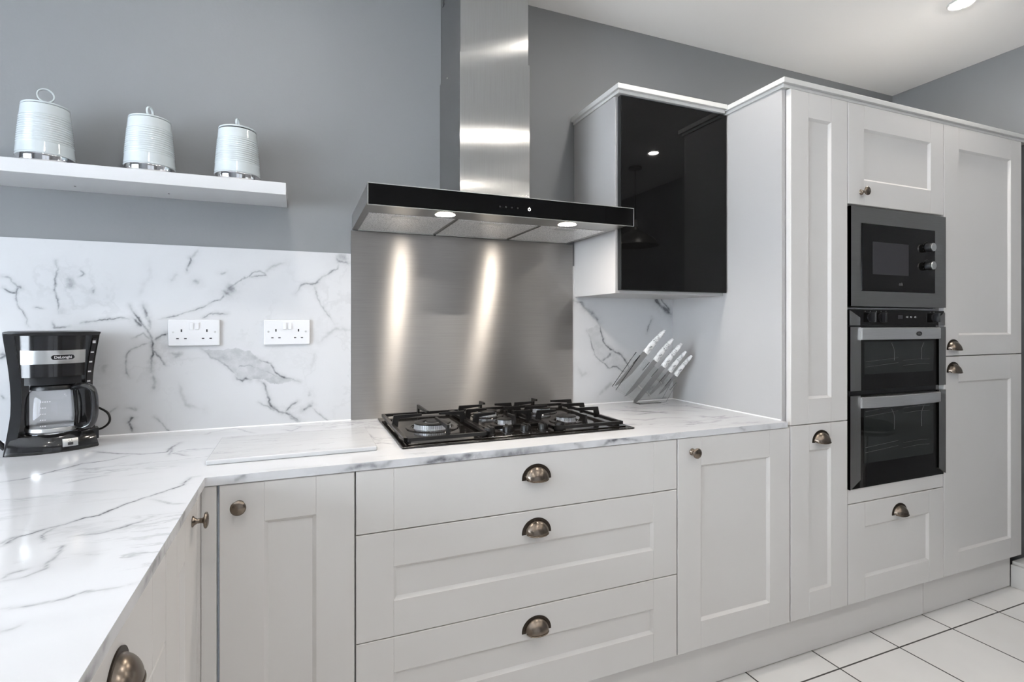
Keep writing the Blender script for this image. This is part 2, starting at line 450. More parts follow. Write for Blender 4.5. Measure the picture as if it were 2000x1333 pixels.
SPL = [([(-2.162,1.301),(-2.143,1.272),(-2.124,1.24),(-2.107,1.217),(-2.1,1.194),(-2.098,1.165),(-2.102,1.136),(-2.104,1.089)],0.0032,0.7),
([(-2.124,1.304),(-2.118,1.275),(-2.109,1.252),(-2.105,1.217)],0.004,0.6),
([(-2.06,1.214),(-2.079,1.202),(-2.097,1.191)],0.004,0.8),
([(-2.1,1.165),(-2.089,1.141),(-2.072,1.123),(-2.062,1.105)],0.003,0.6),
([(-2.153,1.263),(-2.128,1.24)],0.005,0.6),
([(-2.153,1.206),(-2.124,1.217),(-2.099,1.194)],0.0015,0.4),
([(-2.099,1.188),(-2.128,1.183),(-2.155,1.166),(-2.167,1.137),(-2.164,1.091),(-2.157,1.074)],0.0025,0.4),
([(-2.099,1.083),(-2.094,1.054),(-2.099,1.025)],0.004,0.3),
([(-2.287,1.247),(-2.256,1.255),(-2.228,1.26),(-2.195,1.263),(-2.162,1.26)],0.0016,0.6),
([(-2.084,1.264),(-2.045,1.27),(-1.999,1.282),(-1.957,1.303),(-1.936,1.316)],0.002,0.45),
([(-1.936,1.316),(-1.905,1.325),(-1.894,1.344)],0.0025,0.5),
([(-1.957,1.266),(-1.936,1.276),(-1.915,1.283),(-1.883,1.283)],0.0025,0.6),
([(-2.319,1.241),(-2.354,1.235),(-2.358,1.252)],0.0025,0.5),
([(-1.891,1.347),(-1.878,1.365),(-1.861,1.378)],0.013,0.5),
([(-1.897,1.337),(-1.886,1.365),(-1.867,1.378),(-1.851,1.391),(-1.823,1.407),(-1.801,1.425),(-1.767,1.421),(-1.762,1.412),(-1.801,1.408),(-1.829,1.405)],0.002,0.6),
([(-1.767,1.421),(-1.739,1.447),(-1.698,1.462)],0.005,0.25),
([(-1.861,1.069),(-1.856,1.055),(-1.842,1.051),(-1.834,1.059),(-1.812,1.055)],0.0035,0.8),
([(-1.851,1.093),(-1.845,1.102),(-1.812,1.101),(-1.784,1.088),(-1.744,1.071),(-1.698,1.05)],0.0015,0.4),
([(-1.795,1.125),(-1.75,1.109),(-1.733,1.08),(-1.698,1.053),(-1.651,1.036)],0.0025,0.6),
([(-1.957,1.162),(-1.931,1.132),(-1.889,1.103),(-1.861,1.075)],0.0025,0.5),
([(-1.79,1.051),(-1.773,1.034),(-1.762,0.99),(-1.744,0.958),(-1.722,0.938),(-1.698,0.93),(-1.675,0.909),(-1.645,0.891)],0.0035,0.7),
([(-1.79,0.976),(-1.756,0.959),(-1.727,0.938)],0.0025,0.4),
([(-1.704,0.933),(-1.675,0.96),(-1.66,0.969)],0.003,0.5),
([(-1.645,0.933),(-1.628,0.942),(-1.613,0.957)],0.0036,0.5),
([(-1.616,0.944),(-1.579,0.909),(-1.552,0.891)],0.0018,0.4),
([(-1.698,0.936),(-1.687,0.91),(-1.657,0.895)],0.003,0.5),
([(-2.481,1.387),(-2.461,1.383),(-2.442,1.364),(-2.442,1.337),(-2.436,1.294),(-2.419,1.257),(-2.417,1.235)],0.0016,0.5),
([(-2.473,1.358),(-2.457,1.345),(-2.44,1.343)],0.002,0.6),
([(-2.442,1.364),(-2.433,1.357)],0.0032,0.5),
([(-2.345,1.436),(-2.343,1.411),(-2.35,1.372),(-2.354,1.35),(-2.345,1.301),(-2.343,1.279)],0.002,0.5),
([(-2.314,1.39),(-2.31,1.363),(-2.323,1.351)],0.012,0.25),
([(-2.29,1.413),(-2.283,1.402),(-2.292,1.394)],0.0025,0.4),
([(-2.258,1.356),(-2.256,1.344)],0.0032,0.4),
([(-2.397,1.295),(-2.38,1.292)],0.0016,0.4),
([(-2.334,1.296),(-2.332,1.274)],0.015,0.15),
([(-1.991,1.467),(-1.986,1.458),(-2.004,1.43),(-2.006,1.418)],0.003,0.6),
([(-1.968,1.495),(-1.988,1.461)],0.005,0.2),
([(-2.034,1.417),(-2.045,1.387)],0.0075,0.15),
([(-1.986,1.389),(-1.968,1.381)],0.006,0.35),
([(-1.91,1.417),(-1.889,1.42)],0.0036,0.3),
([(-2.107,1.438),(-2.109,1.397),(-2.131,1.373),(-2.136,1.333)],0.007,0.12),
([(-1.669,1.356),(-1.645,1.384),(-1.603,1.39),(-1.567,1.422),(-1.527,1.453),(-1.521,1.47)],0.003,0.45),
([(-1.607,1.388),(-1.597,1.343),(-1.573,1.292),(-1.536,1.246)],0.0024,0.35),
([(-1.536,1.488),(-1.524,1.476),(-1.486,1.471)],0.0042,0.6),
([(-1.536,1.485),(-1.518,1.493),(-1.486,1.484)],0.014,0.3),
([(-1.591,1.182),(-1.561,1.208),(-1.536,1.227),(-1.486,1.22)],0.0048,0.25),
([(-2.162,0.936),(-2.153,0.947),(-2.162,0.931),(-2.155,0.913),(-2.143,0.892)],0.0032,0.7),
([(-2.172,0.977),(-2.153,0.97),(-2.143,0.976)],0.003,0.3),
([(-2.094,0.946),(-2.07,0.918),(-2.042,0.887)],0.0025,0.5),
([(-2.024,1.051),(-2.014,1.003),(-2.004,0.976),(-1.957,0.955)],0.006,0.18),
([(-2.228,1.116),(-2.219,1.093)],0.007,0.2),
([(-2.055,1.146),(-2.024,1.146),(-2.045,1.134)],0.006,0.25),
([(-1.603,1.137),(-1.616,1.086)],0.0048,0.15),
([(-1.622,0.983),(-1.616,1.002)],0.006,0.2),
([(-2.219,0.963),(-2.195,0.979)],0.003,0.4),
([(-2.481,1.158),(-2.465,1.147),(-2.481,1.142)],0.004,0.6),
([(-2.481,1.03),(-2.469,1.019)],0.002,0.5)]
SPP = [([(-1.957,1.162),(-1.899,1.155),(-1.856,1.161),(-1.818,1.147),(-1.795,1.125),(-1.762,1.112),(-1.739,1.089),(-1.71,1.057),(-1.651,1.037),(-1.704,1.038),(-1.75,1.04),(-1.79,1.054),(-1.818,1.052),(-1.851,1.056),(-1.861,1.081),(-1.894,1.107),(-1.931,1.132)],0.0005,0.4)]
SPR = [([(-0.553,1.348),(-0.51,1.339),(-0.499,1.316),(-0.472,1.302),(-0.439,1.274),(-0.428,1.25)],0.007,0.4),
([(-0.428,1.25),(-0.412,1.206),(-0.389,1.153),(-0.35,1.124),(-0.304,1.103),(-0.276,1.069),(-0.27,1.049)],0.0036,0.65),
([(-0.486,1.216),(-0.467,1.183),(-0.461,1.145),(-0.445,1.107),(-0.417,1.082),(-0.389,1.067),(-0.373,1.052),(-0.333,1.056),(-0.299,1.033),(-0.276,1.039)],0.003,0.55),
([(-0.417,1.082),(-0.378,1.093),(-0.356,1.114)],0.006,0.5),
([(-0.127,1.373),(-0.103,1.345),(-0.084,1.326),(-0.06,1.306),(-0.029,1.291)],0.0096,0.9),
([(-0.091,1.373),(-0.066,1.336),(-0.035,1.296)],0.0048,0.7),
([(-0.133,1.27),(-0.151,1.235),(-0.166,1.2)],0.0036,0.5),
([(-0.151,0.9),(-0.157,0.941),(-0.121,0.959),(-0.029,0.986)],0.012,0.3),
([(-0.139,0.895),(-0.035,0.892)],0.0084,0.4),
([(-0.428,0.925),(-0.384,0.961),(-0.344,0.988)],0.0084,0.25),
([(-0.531,1.057),(-0.51,1.018),(-0.478,1.032)],0.0084,0.15)]
SPRP = [([(-0.478,1.221),(-0.428,1.245),(-0.395,1.154),(-0.344,1.114),(-0.276,1.064),(-0.287,1.04),(-0.384,1.057),(-0.45,1.116)],0.0006,0.22)]
TOP = [([(-2.102,-0.297),(-2.096,-0.274),(-2.077,-0.265),(-2.061,-0.244),(-2.043,-0.232),(-2.019,-0.209),(-2.0,-0.203),(-1.99,-0.174),(-1.972,-0.146),(-1.946,-0.119),(-1.915,-0.085),(-1.892,-0.05),(-1.892,0.013),(-1.873,0.017)],0.0018,0.8),
([(-2.096,-0.311),(-2.088,-0.269),(-2.058,-0.259)],0.0012,0.6),
([(-2.277,0.128),(-2.238,0.145),(-2.213,0.186),(-2.196,0.203),(-2.165,0.252),(-2.113,0.272),(-2.088,0.305)],0.002,0.6),
([(-2.191,0.405),(-2.114,0.339),(-2.053,0.309),(-2.0,0.316),(-1.984,0.44)],0.0025,0.7),
([(-1.98,0.262),(-1.995,0.389)],0.0025,0.4),
([(-1.982,0.297),(-1.931,0.246)],0.002,0.5),
([(-2.044,-0.312),(-2.052,-0.274),(-2.047,-0.235)],0.0015,0.5),
([(-2.009,-0.309),(-1.997,-0.306),(-1.971,-0.303),(-1.934,-0.286),(-1.904,-0.247)],0.0024,0.4),
([(-2.017,-0.347),(-2.009,-0.346),(-2.002,-0.384),(-1.998,-0.433),(-2.012,-0.45),(-2.038,-0.454)],0.0024,0.45),
([(-2.041,-0.447),(-2.035,-0.428),(-2.018,-0.422)],0.001,0.4),
([(-2.001,-0.542),(-1.971,-0.546),(-1.951,-0.547),(-1.936,-0.542),(-1.921,-0.533),(-1.89,-0.537),(-1.859,-0.535)],0.0012,0.45),
([(-1.975,-0.606),(-1.966,-0.608),(-1.962,-0.599)],0.0018,0.3),
([(-2.135,0.063),(-2.11,0.085),(-2.082,0.103)],0.0032,0.3),
([(-2.126,0.151),(-2.099,0.148)],0.002,0.4),
([(-1.929,-0.133),(-1.891,-0.173),(-1.864,-0.193)],0.0016,0.35),
([(-1.891,-0.436),(-1.883,-0.428)],0.003,0.25),
([(-1.962,-0.392),(-1.937,-0.402)],0.0024,0.2),
([(-2.032,0.086),(-1.972,0.097)],0.0032,0.15),
([(-0.455,0.473),(-0.396,0.406),(-0.331,0.351),(-0.268,0.298)],0.01,0.3),
([(-0.448,0.332),(-0.339,0.341),(-0.283,0.346)],0.0056,0.4),
([(-0.533,0.279),(-0.478,0.221),(-0.369,0.236),(-0.301,0.197)],0.0048,0.3),
([(-0.174,0.483),(-0.107,0.424),(-0.083,0.322)],0.0056,0.25),
([(-0.225,0.351),(-0.152,0.307)],0.0064,0.2),
([(-1.447,0.206),(-1.428,0.204),(-1.398,0.176)],0.001,0.6),
([(-1.931,0.541),(-1.925,0.571),(-1.864,0.615),(-1.83,0.567),(-1.791,0.501)],0.0018,0.35),
([(-1.783,0.398),(-1.776,0.417)],0.003,0.4),
([(-1.713,0.628),(-1.65,0.565),(-1.68,0.489),(-1.711,0.536)],0.0024,0.4),
([(-1.497,0.467),(-1.435,0.45),(-1.375,0.417)],0.0009,0.35),
([(-1.464,0.385),(-1.447,0.346),(-1.442,0.267)],0.0018,0.4)]

# ------------------------------------------------------------------ marble panels with traced veins
def vnoise(x, y, seed):
    rs = np.random.RandomState(seed); g = rs.rand(256, 256)
    xi = np.floor(x).astype(int); yi = np.floor(y).astype(int); fx = x - xi; fy = y - yi
    fx = fx * fx * (3 - 2 * fx); fy = fy * fy * (3 - 2 * fy)
    a = g[xi % 256, yi % 256]; b = g[(xi + 1) % 256, yi % 256]; c = g[xi % 256, (yi + 1) % 256]; d = g[(xi + 1) % 256, (yi + 1) % 256]
    return (a * (1 - fx) + b * fx) * (1 - fy) + (c * (1 - fx) + d * fx) * fy - .5

def vein_field(px, py, lines, polys=(), warp=.010):
    wx = px.copy(); wy = py.copy()
    for k, (f, a) in enumerate(((22, warp), (60, warp * .55), (150, warp * .32), (330, warp * .16))):
        wx = wx + vnoise(px * f, py * f, 10 + k) * a; wy = wy + vnoise(px * f, py * f, 50 + k) * a
    out = np.zeros_like(px)
    mod = .72 + .9 * vnoise(px * 35, py * 35, 77)
    for pts, w, s in lines:
        w = max(w * .7, .0015); s = min(1., s * 1.25); n = len(pts); best = np.full_like(px, 9.); fade = np.ones_like(px)
        x0 = min(p[0] for p in pts) - 9 * w - .02; x1 = max(p[0] for p in pts) + 9 * w + .02
        y0 = min(p[1] for p in pts) - 9 * w - .02; y1 = max(p[1] for p in pts) + 9 * w + .02
        idx = np.nonzero((wx > x0) & (wx < x1) & (wy > y0) & (wy < y1))[0]
        if not len(idx): continue
        qx, qy = wx[idx], wy[idx]; bd = np.full(len(idx), 9.); bt = np.zeros(len(idx))
        for i in range(n - 1):
            ax, ay = pts[i]; bx_, by_ = pts[i + 1]; dx, dy = bx_ - ax, by_ - ay; L2 = dx * dx + dy * dy + 1e-9
            t = np.clip(((qx - ax) * dx + (qy - ay) * dy) / L2, 0, 1)
            d = np.hypot(qx - ax - t * dx, qy - ay - t * dy)
            m = d < bd; bd[m] = d[m]; bt[m] = (i + t[m]) / (n - 1)
        f = np.clip(np.minimum(bt, 1 - bt) * 6, 0.25, 1)
        core = s * np.exp(-(bd / (w * (.5 + .8 * f))) ** 2) * f + .30 * s * np.exp(-(bd / (w * 4.5)) ** 2)
        out[idx] = np.maximum(out[idx], core * np.clip(mod[idx] + .25, .3, 1.1))
    for pts, w, s in polys:
        n = len(pts); ins = np.zeros(len(px), bool)
        for i in range(n):
            ax, ay = pts[i]; bx_, by_ = pts[(i + 1) % n]
            c = ((ay > wy) != (by_ > wy)) & (wx < (bx_ - ax) * (wy - ay) / (by_ - ay + 1e-12) + ax)
            ins ^= c
        out = np.where(ins, np.maximum(out, s * (.8 + .7 * vnoise(px * 30, py * 55, 91))), out)
    return out

def grid_mesh(bmdata, origin, U, V, nu, nv):
    """append a grid to (verts, faces) lists"""
    verts, faces = bmdata; base = sum(len(v) for v in verts)
    u = np.linspace(0, 1, nu + 1); v = np.linspace(0, 1, nv + 1)
    uu, vv = np.meshgrid(u, v)
    P = np.array(origin)[None, :] + uu.reshape(-1, 1) * np.array(U)[None, :] + vv.reshape(-1, 1) * np.array(V)[None, :]
    i, j = np.meshgrid(np.arange(nu), np.arange(nv)); a = (j * (nu + 1) + i).reshape(-1) + base
    faces.append(np.stack([a, a + 1, a + nu + 2, a + nu + 1], 1)); verts.append(P)

def dense_obj(name, data, mat_, ax, lines, polys, test, warp=.010):
    verts = np.concatenate(data[0]); faces = np.concatenate(data[1])
    me = bpy.data.meshes.new(name)
    me.vertices.add(len(verts)); me.vertices.foreach_set('co', verts.astype(np.float32).ravel())
    me.loops.add(len(faces) * 4); me.loops.foreach_set('vertex_index', faces.astype(np.int32).ravel())
    me.polygons.add(len(faces)); me.polygons.foreach_set('loop_start', np.arange(0, len(faces) * 4, 4, dtype=np.int32))
    me.update(calc_edges=True)
    at = me.attributes.new('vein', 'FLOAT', 'POINT')
    f = vein_field(verts[:, ax[0]].copy(), verts[:, ax[1]].copy(), lines, polys, warp)
    f = np.where(test(verts), f, 0)
    at.data.foreach_set('value', f.astype(np.float32))
    me.materials.append(mat_)
    o = bpy.data.objects.new(name, me); C.objects.link(o)
    return o

def slab_sides(data, x0, x1, y0, y1, z0, z1, skip=''):
    q = {'f': ((x0, y0, z0), (x1 - x0, 0, 0), (0, 0, z1 - z0)), 'b': ((x1, y1, z0), (x0 - x1, 0, 0), (0, 0, z1 - z0)),
         'l': ((x0, y1, z0), (0, y0 - y1, 0), (0, 0, z1 - z0)), 'r': ((x1, y0, z0), (0, y1 - y0, 0), (0, 0, z1 - z0)),
         't': ((x0, y0, z1), (x1 - x0, 0, 0), (0, y1 - y0, 0)), 'u': ((x0, y1, z0), (x1 - x0, 0, 0), (0, y0 - y1, 0))}
    for k, (o, U, V) in q.items():
        if k not in skip: grid_mesh(data, o, U, V, 1, 1)

XW = -2.62           # far end of the side run and of the splashback
YS = 0.627            # face of the wall splashback
ZT, ZU = 0.8905, 0.8700   # worktop top and underside
def splash(name, x0, x1, z1, lines, polys, label):
    d = ([], [])
    grid_mesh(d, (x0, YS, ZT), (x1 - x0, 0, 0), (0, 0, z1 - ZT), int((x1 - x0) / .0022), int((z1 - ZT) / .0022))
    slab_sides(d, x0, x1, YS, YB - .001, ZT, z1, 'f')
    o = dense_obj(name, d, M['marble_wall'], (0, 2), lines, polys, lambda v: v[:, 1] < YS + .001)
    return tag(o, label, 'splashback')
splash('marble_splashback', XW, -1.4805, 1.5045, SPL, SPP, 'white marble-effect wall panel with grey veins behind the coffee maker and sockets')
splash('marble_splashback', -.5562, -.0185, 1.4977, SPR, SPRP, 'small marble-effect wall panel behind the knives, under the wall cabinet')

XE = -1.858            # front edge of the side run
d = ([], [])
yf = -0.004
grid_mesh(d, (XW, yf, ZT), (-.018 - XW, 0, 0), (0, YS - yf, 0), int((-.018 - XW) / .0035), int((YS - yf) / .0035))
grid_mesh(d, (XW, -1.9, ZT), (XE - XW, 0, 0), (0, yf + 1.9, 0), int((XE - XW) / .0035), int((yf + 1.9) / .0035))
ED = [([(-1.80, .871), (-1.77, .89)], .006, .35), ([(-1.56, .872), (-1.51, .885), (-1.46, .876), (-1.43, .89)], .008, .45), ([(-1.36, .871), (-1.30, .882), (-1.25, .873), (-1.2, .889)], .009, .5),
      ([(-1.18, .875), (-1.10, .872), (-1.02, .881), (-.95, .873)], .016, .45), ([(-.90, .89), (-.86, .871)], .006, .4), ([(-.80, .871), (-.775, .886), (-.73, .889), (-.69, .883), (-.66, .872)], .006, .6), ([(-.62, .889), (-.58, .874)], .012, .3), ([(-.25, .889), (-.22, .872)], .005, .25), ([(-.12, .889), (-.10, .872)], .008, .2)]
for (p, q) in (((XE, yf, ZU), (-.018 - XE, 0, 0)),):
    grid_mesh(d, p, q, (0, 0, ZT - ZU), 900, 8)
grid_mesh(d, (XE, -1.9, ZU), (0, 1.9 + yf, 0), (0, 0, ZT - ZU), 700, 8)
slab_sides(d, XW, -.018, yf, YS, ZU, ZT, 'tf'); slab_sides(d, XW, XE, -1.9, yf, ZU, ZT, 'trb')
# top veins by (x,y); the front edge is traced by (x,z) below
top = dense_obj('worktop', d, M['marble_top'], (0, 1), TOP, (), lambda v: (v[:, 2] > ZT - .0001), .008)
me = top.data; n = len(me.vertices)
co = np.empty(n * 3, np.float32); me.vertices.foreach_get('co', co); co = co.reshape(-1, 3).astype(float)
val = np.empty(n, np.float32); me.attributes['vein'].data.foreach_get('value', val)
on = (np.abs(co[:, 1] - yf) < 1e-4) & (co[:, 2] < ZT - .0005) & (co[:, 0] > XE)
idx = np.nonzero(on)[0]
val[idx] = vein_field(co[idx, 0].copy(), co[idx, 2].copy(), ED, (), .006)
ED2 = [([(-.95, .872), (-.90, .884), (-.85, .876)], .012, .45), ([(-.75, .871), (-.66, .886)], .01, .5), ([(-.52, .873), (-.45, .885), (-.40, .875)], .012, .4), ([(-.28, .872), (-.22, .888)], .008, .4), ([(-.13, .874), (-.09, .887)], .006, .4)]
on = (np.abs(co[:, 0] - XE) < 1e-4) & (co[:, 2] < ZT - .0005) & (co[:, 1] < yf)
idx = np.nonzero(on)[0]
val[idx] = vein_field(co[idx, 1].copy(), co[idx, 2].copy(), ED2, (), .006)
me.attributes['vein'].data.foreach_set('value', val)
tag(top, 'L-shaped white marble-effect worktop with grey veins carrying the hob and coffee maker', 'worktop')
for pq in ([(XW, YS - .001, ZT + .0005), (-1.4805, YS - .001, ZT + .0005)], [(-.556, YS - .001, ZT + .0005), (-.019, YS - .001, ZT + .0005)], [(-.0195, YS, ZT + .0005), (-.0195, .024, ZT + .0005)]):
    bm = bmesh.new(); tube(bm, pq, .0035, 6)
    finish('sealant_bead', bm, M['sealant'], top)

# brushed steel splashback behind the hob
o = bx('steel_splashback', -1.4798, -.5566, .6235, YB - .001, ZT + .0005, 1.590, M['steel_h'])
uv_planar(o, (1, 0, 0), (0, 0, 1))
tag(o, 'brushed stainless steel splashback behind the gas hob reflecting the hood lamps', 'splashback')

# ------------------------------------------------------------------ cabinet fronts and handles
def shaker(bm, w, h, sl=.098, sr=.098, rt=.095, rb=.092, plain=False, off=(0, 0), depth=.0085, bw=.0085, th=.020):
    """panelled front: local x 0..w, z 0..h, face at y=0, back at y=th"""
    ox, oz = off; e = .0016; g = .0007; gd = .0009
    V = {}
    def v(x, y, z):
        k = (round(x, 5), round(y, 5), round(z, 5))
        if k not in V: V[k] = bm.verts.new((x + ox, y, z + oz))
        return V[k]
    def q(*p): bm.faces.new([v(*a) for a in p])
    a0, a1 = sl, w - sr
    xi = [e, a0 - g, a0, a0 + g, a1 - g, a1, a1 + g, w - e]
    z0, z1 = (e, h - e)
    def rect(xa, xb, za, zb, ya=0, yb=0): q((xa, ya, za), (xb, yb, za), (xb, yb, zb), (xa, ya, zb))
    zs = [z0, z1] if plain else [z0, rb, h - rt, z1]
    for za, zb in zip(zs, zs[1:]):
        rect(xi[0], xi[1], za, zb); rect(xi[6], xi[7], za, zb)
        if not plain and za == rb: continue
        rect(xi[1], xi[2], za, zb, 0, gd); rect(xi[2], xi[3], za, zb, gd, 0); rect(xi[3], xi[4], za, zb)
        rect(xi[4], xi[5], za, zb, 0, gd); rect(xi[5], xi[6], za, zb, gd, 0)
    if not plain:
        A = (xi[1], xi[6], rb, h - rt); B = (a0 + bw, a1 - bw, rb + bw, h - rt - bw)
        q((A[0], 0, A[2]), (A[1], 0, A[2]), (B[1], depth, B[2]), (B[0], depth, B[2]))
        q((B[0], depth, B[3]), (B[1], depth, B[3]), (A[1], 0, A[3]), (A[0], 0, A[3]))
        q((A[0], 0, A[2]), (B[0], depth, B[2]), (B[0], depth, B[3]), (A[0], 0, A[3]))
        q((B[1], depth, B[2]), (A[1], 0, A[2]), (A[1], 0, A[3]), (B[1], depth, B[3]))
        rect(B[0], B[1], B[2], B[3], depth, depth)
    # eased outer edge, sides and back
    q((e, 0, z0), (0, e, 0), (w, e, 0), (w - e, 0, z0)); q((e, 0, z1), (w - e, 0, z1), (w, e, h), (0, e, h))
    q((e, 0, z0), (e, 0, z1), (0, e, h), (0, e, 0)); q((w - e, 0, z0), (w, e, 0), (w, e, h), (w - e, 0, z1))
    q((0, e, 0), (0, e, h), (0, th, h), (0, th, 0)); q((w, e, 0), (w, th, 0), (w, th, h), (w, e, h))
    q((0, e, 0), (0, th, 0), (w, th, 0), (w, e, 0)); q((0, e, h), (w, e, h), (w, th, h), (0, th, h))
    q((0, th, 0), (0, th, h), (w, th, h), (w, th, 0))

def front(kind, parent, x0, x1, z0, z1, y=0.0, **kw):
    bm = bmesh.new(); shaker(bm, x1 - x0, z1 - z0, **kw)
    o = finish(kind, bm, M['paint'], parent)
    o.location = (x0, y, z0)
    return o

def handle_meshes():
    # cup pull: quarter-ellipsoid hood over a dark half-disc flange; origin at the middle of its lower edge
    bm = bmesh.new(); a, b, c = .0385, .0275, .036; nu, nv = 28, 10
    outer = []; inner = []
    for s, lst in ((1.0, outer), (.93, inner)):
        for i in range(nu + 1):
            th = PI * i / nu; row = []
            for j in range(nv + 1):
                ph = PI / 2 * j / nv      # 0 at the wall rim, 90 deg at the outer lip
                r = math.cos(ph)
                # hood cross-section: rim arc -> lip
                x = -a * s * math.cos(th) * (1 - .12 * (j / nv))
                zz = c * s * math.sin(th) * math.cos(ph) - .004 * math.sin(ph) * math.sin(th)
                y = -b * s * math.sin(ph) * (math.sin(th) ** .6 if th not in (0, PI) else 0) - .001
                row.append(bm.verts.new((x, y, zz)))
            lst.append(row)
    for lst in (outer, inner):
        for i in range(nu):
            for j in range(nv):
                bm.faces.new((lst[i][j], lst[i + 1][j], lst[i + 1][j + 1], lst[i][j + 1]))
    for i in range(nu): bm.faces.new((outer[i][nv], outer[i + 1][nv], inner[i + 1][nv], inner[i][nv]))
    bmesh.ops.remove_doubles(bm, verts=bm.verts, dist=.00005)
    # rolled lip
    tube(bm, [(x, y, z) for x, y, z in [(-a * .9 * math.cos(PI * i / 24) * .985, -.001 - b * (math.sin(PI * i / 24) ** .6), -.004 * math.sin(PI * i / 24)) for i in range(1, 24)]], .0016, 8)
    bmesh.ops.recalc_face_normals(bm, faces=bm.faces)
    me1 = bpy.data.meshes.new('cup_handle'); bm.to_mesh(me1); bm.free(); me1.materials.append(M['bronze'])
    me1.polygons.foreach_set('use_smooth', [True] * len(me1.polygons))
    bm = bmesh.new(); n = 32
    arc = [(.0462 * math.cos(PI * i / n), .0425 * math.sin(PI * i / n)) for i in range(n + 1)]
    prism(bm, arc + [(-.0462, -.0025), (-.034, -.0025), (-.030, .002), (.030, .002), (.034, -.0025), (.0462, -.0025)], Matrix(), -.0025, 0)
    bmesh.ops.recalc_face_normals(bm, faces=bm.faces)
    me2 = bpy.data.meshes.new('backplate'); bm.to_mesh(me2); bm.free(); me2.materials.append(M['bronze_dark'])
    bm = bmesh.new()
    Mx = Matrix.Rotation(PI / 2, 4, 'X')
    lathe(bm, [(.0001, 0), (.0115, 0), (.0115, .0015), (.0075, .005), (.0052, .009), (.005, .018), (.008, .0215), (.0155, .0225), (.0172, .0245), (.0168, .027), (.012, .0295), (.0001, .0305)], 36, Mx)
    bmesh.ops.recalc_face_normals(bm, faces=bm.faces)
    me3 = bpy.data.meshes.new('knob'); bm.to_mesh(me3); bm.free(); me3.materials.append(M['bronze'])
    me3.polygons.foreach_set('use_smooth', [True] * len(me3.polygons))
    return me1, me2, me3
CUP, PLATE, KNOB = handle_meshes()
def cup(parent_front, x, z):
    """x,z in the cabinet's own frame; the handle is a child of the door or drawer front"""
    o = bpy.data.objects.new('cup_handle', CUP); C.objects.link(o); o.parent = parent_front
    o.location = (x - parent_front.location.x, 0, z - parent_front.location.z)
    # flange is joined as the same pull: a second material slot would hide it, so it rides in the same object
    return o
def knob(parent_front, x, z):
    o = bpy.data.objects.new('knob', KNOB); C.objects.link(o); o.parent = parent_front
    o.location = (x - parent_front.location.x, 0, z - parent_front.location.z)
    return o
# merge hood and flange into one handle mesh with two materials
bm = bmesh.new(); bm.from_mesh(CUP); nf = len(bm.faces); bm.from_mesh(PLATE)
bm.faces.ensure_lookup_table()
for f in bm.faces[nf:]: f.material_index = 1; f.smooth = False
bm.to_mesh(CUP); bm.free(); CUP.materials.append(M['bronze_dark'])

Z0, ZD = .158, .8675      # bottom and top of the base fronts
G = .0018                 # half of the gap between fronts
YC = .0225                # front of the carcasses
PLZ = .152
def carcass(parent, w, z0, z1, depth=.56, top=True):
    bm = bmesh.new(); t = .018
    box(bm, 0, t, YC, YC + depth, z0, z1); box(bm, w - t, w, YC, YC + depth, z0, z1)
    box(bm, t, w - t, YC, YC + depth, z0, z0 + t); box(bm, t, w - t, YC, YC + depth, z1 - t, z1)
    box(bm, t, w - t, YC + depth - .01, YC + depth, z0 + t, z1 - t)
    o = finish('carcass', bm, M['carcass'], parent)
    return o

B = [-1.831, -1.5243, -.5095, -.0015]
# narrow base cabinet in the corner
t = thing('base_cabinet', 'narrow pale grey base cabinet in the corner with one round bronze knob', 'cabinet', (B[0], 0, 0))
w = B[1] - B[0]
carcass(t, w, PLZ, .8695)
f = front('door', t, G, w - G, Z0, ZD, sl=.095, sr=.092); knob(f, .043, .8174)
# wide drawer unit
t = thing('drawer_cabinet', 'wide pale grey cabinet with three pan drawers and cup handles beneath the gas hob', 'cabinet', (B[1], 0, 0))
w = B[2] - B[1]
carcass(t, w, PLZ, .8695)
for za, zb, pl, cz in ((.7048, ZD, True, .7955), (.4262, .7022, False, .6385), (Z0, .4238, False, .3535)):
    f = front('drawer', t, G, w - G, za, zb, plain=pl, sl=.095, sr=.093, rt=.092, rb=.093)
    cup(f, w / 2, cz)
# door cabinet beside the tall units
t = thing('base_cabinet', 'pale grey base cabinet with a knob between the pan drawers and the tall cabinets', 'cabinet', (B[2], 0, 0))
w = B[3] - B[2]
carcass(t, w - .018, PLZ, .8695)
f = front('door', t, G, w - G, Z0, ZD, sl=.096, sr=.098); knob(f, .061, .8205)
# corner post between the two runs
o = bx('corner_post', -1.8665, B[0] - .004, .001, .019, Z0, ZD, M['paint'], bev=.001)
tag(o, 'narrow painted corner filler strip between the two cabinet runs', 'filler')

# side run, fronts facing the room (+x); local x runs towards the back wall
XF = -1.867
def side_unit(name, label, y0, y1):
    return thing(name, label, 'cabinet', (XF, y0, 0), PI / 2)
t = side_unit('base_cabinet', 'pale grey base cabinet in the side run with a bronze knob next to the corner', -.336, -.045)
w = .291
carcass(t, w, PLZ, .8695, depth=.54)
f = front('door', t, G, w - G, Z0, ZD, sl=.085, sr=.13); knob(f, .236, .824)
t = side_unit('drawer_cabinet', 'pale grey drawer cabinet in the side run, its cup handle at the photo bottom edge', -.846, -.338)
w = .508
carcass(t, w, PLZ, .8695, depth=.54)
for k, (za, zb, pl, cz) in enumerate(((.7048, ZD, True, .8), (.4262, .7022, False, .6385), (Z0, .4238, False, .3535))):
    f = front('drawer', t, G, w - G, za, zb, plain=pl, sl=.085, sr=.085, rt=.092, rb=.093)
    cup(f, w / 2 - .005, cz - (.006 if k == 0 else 0))
t = side_unit('base_cabinet', 'pale grey base cabinet in the side run nearest the garden doors, below the camera', -1.88, -.848)
w = 1.03
carcass(t, w, PLZ, .8695, depth=.54)
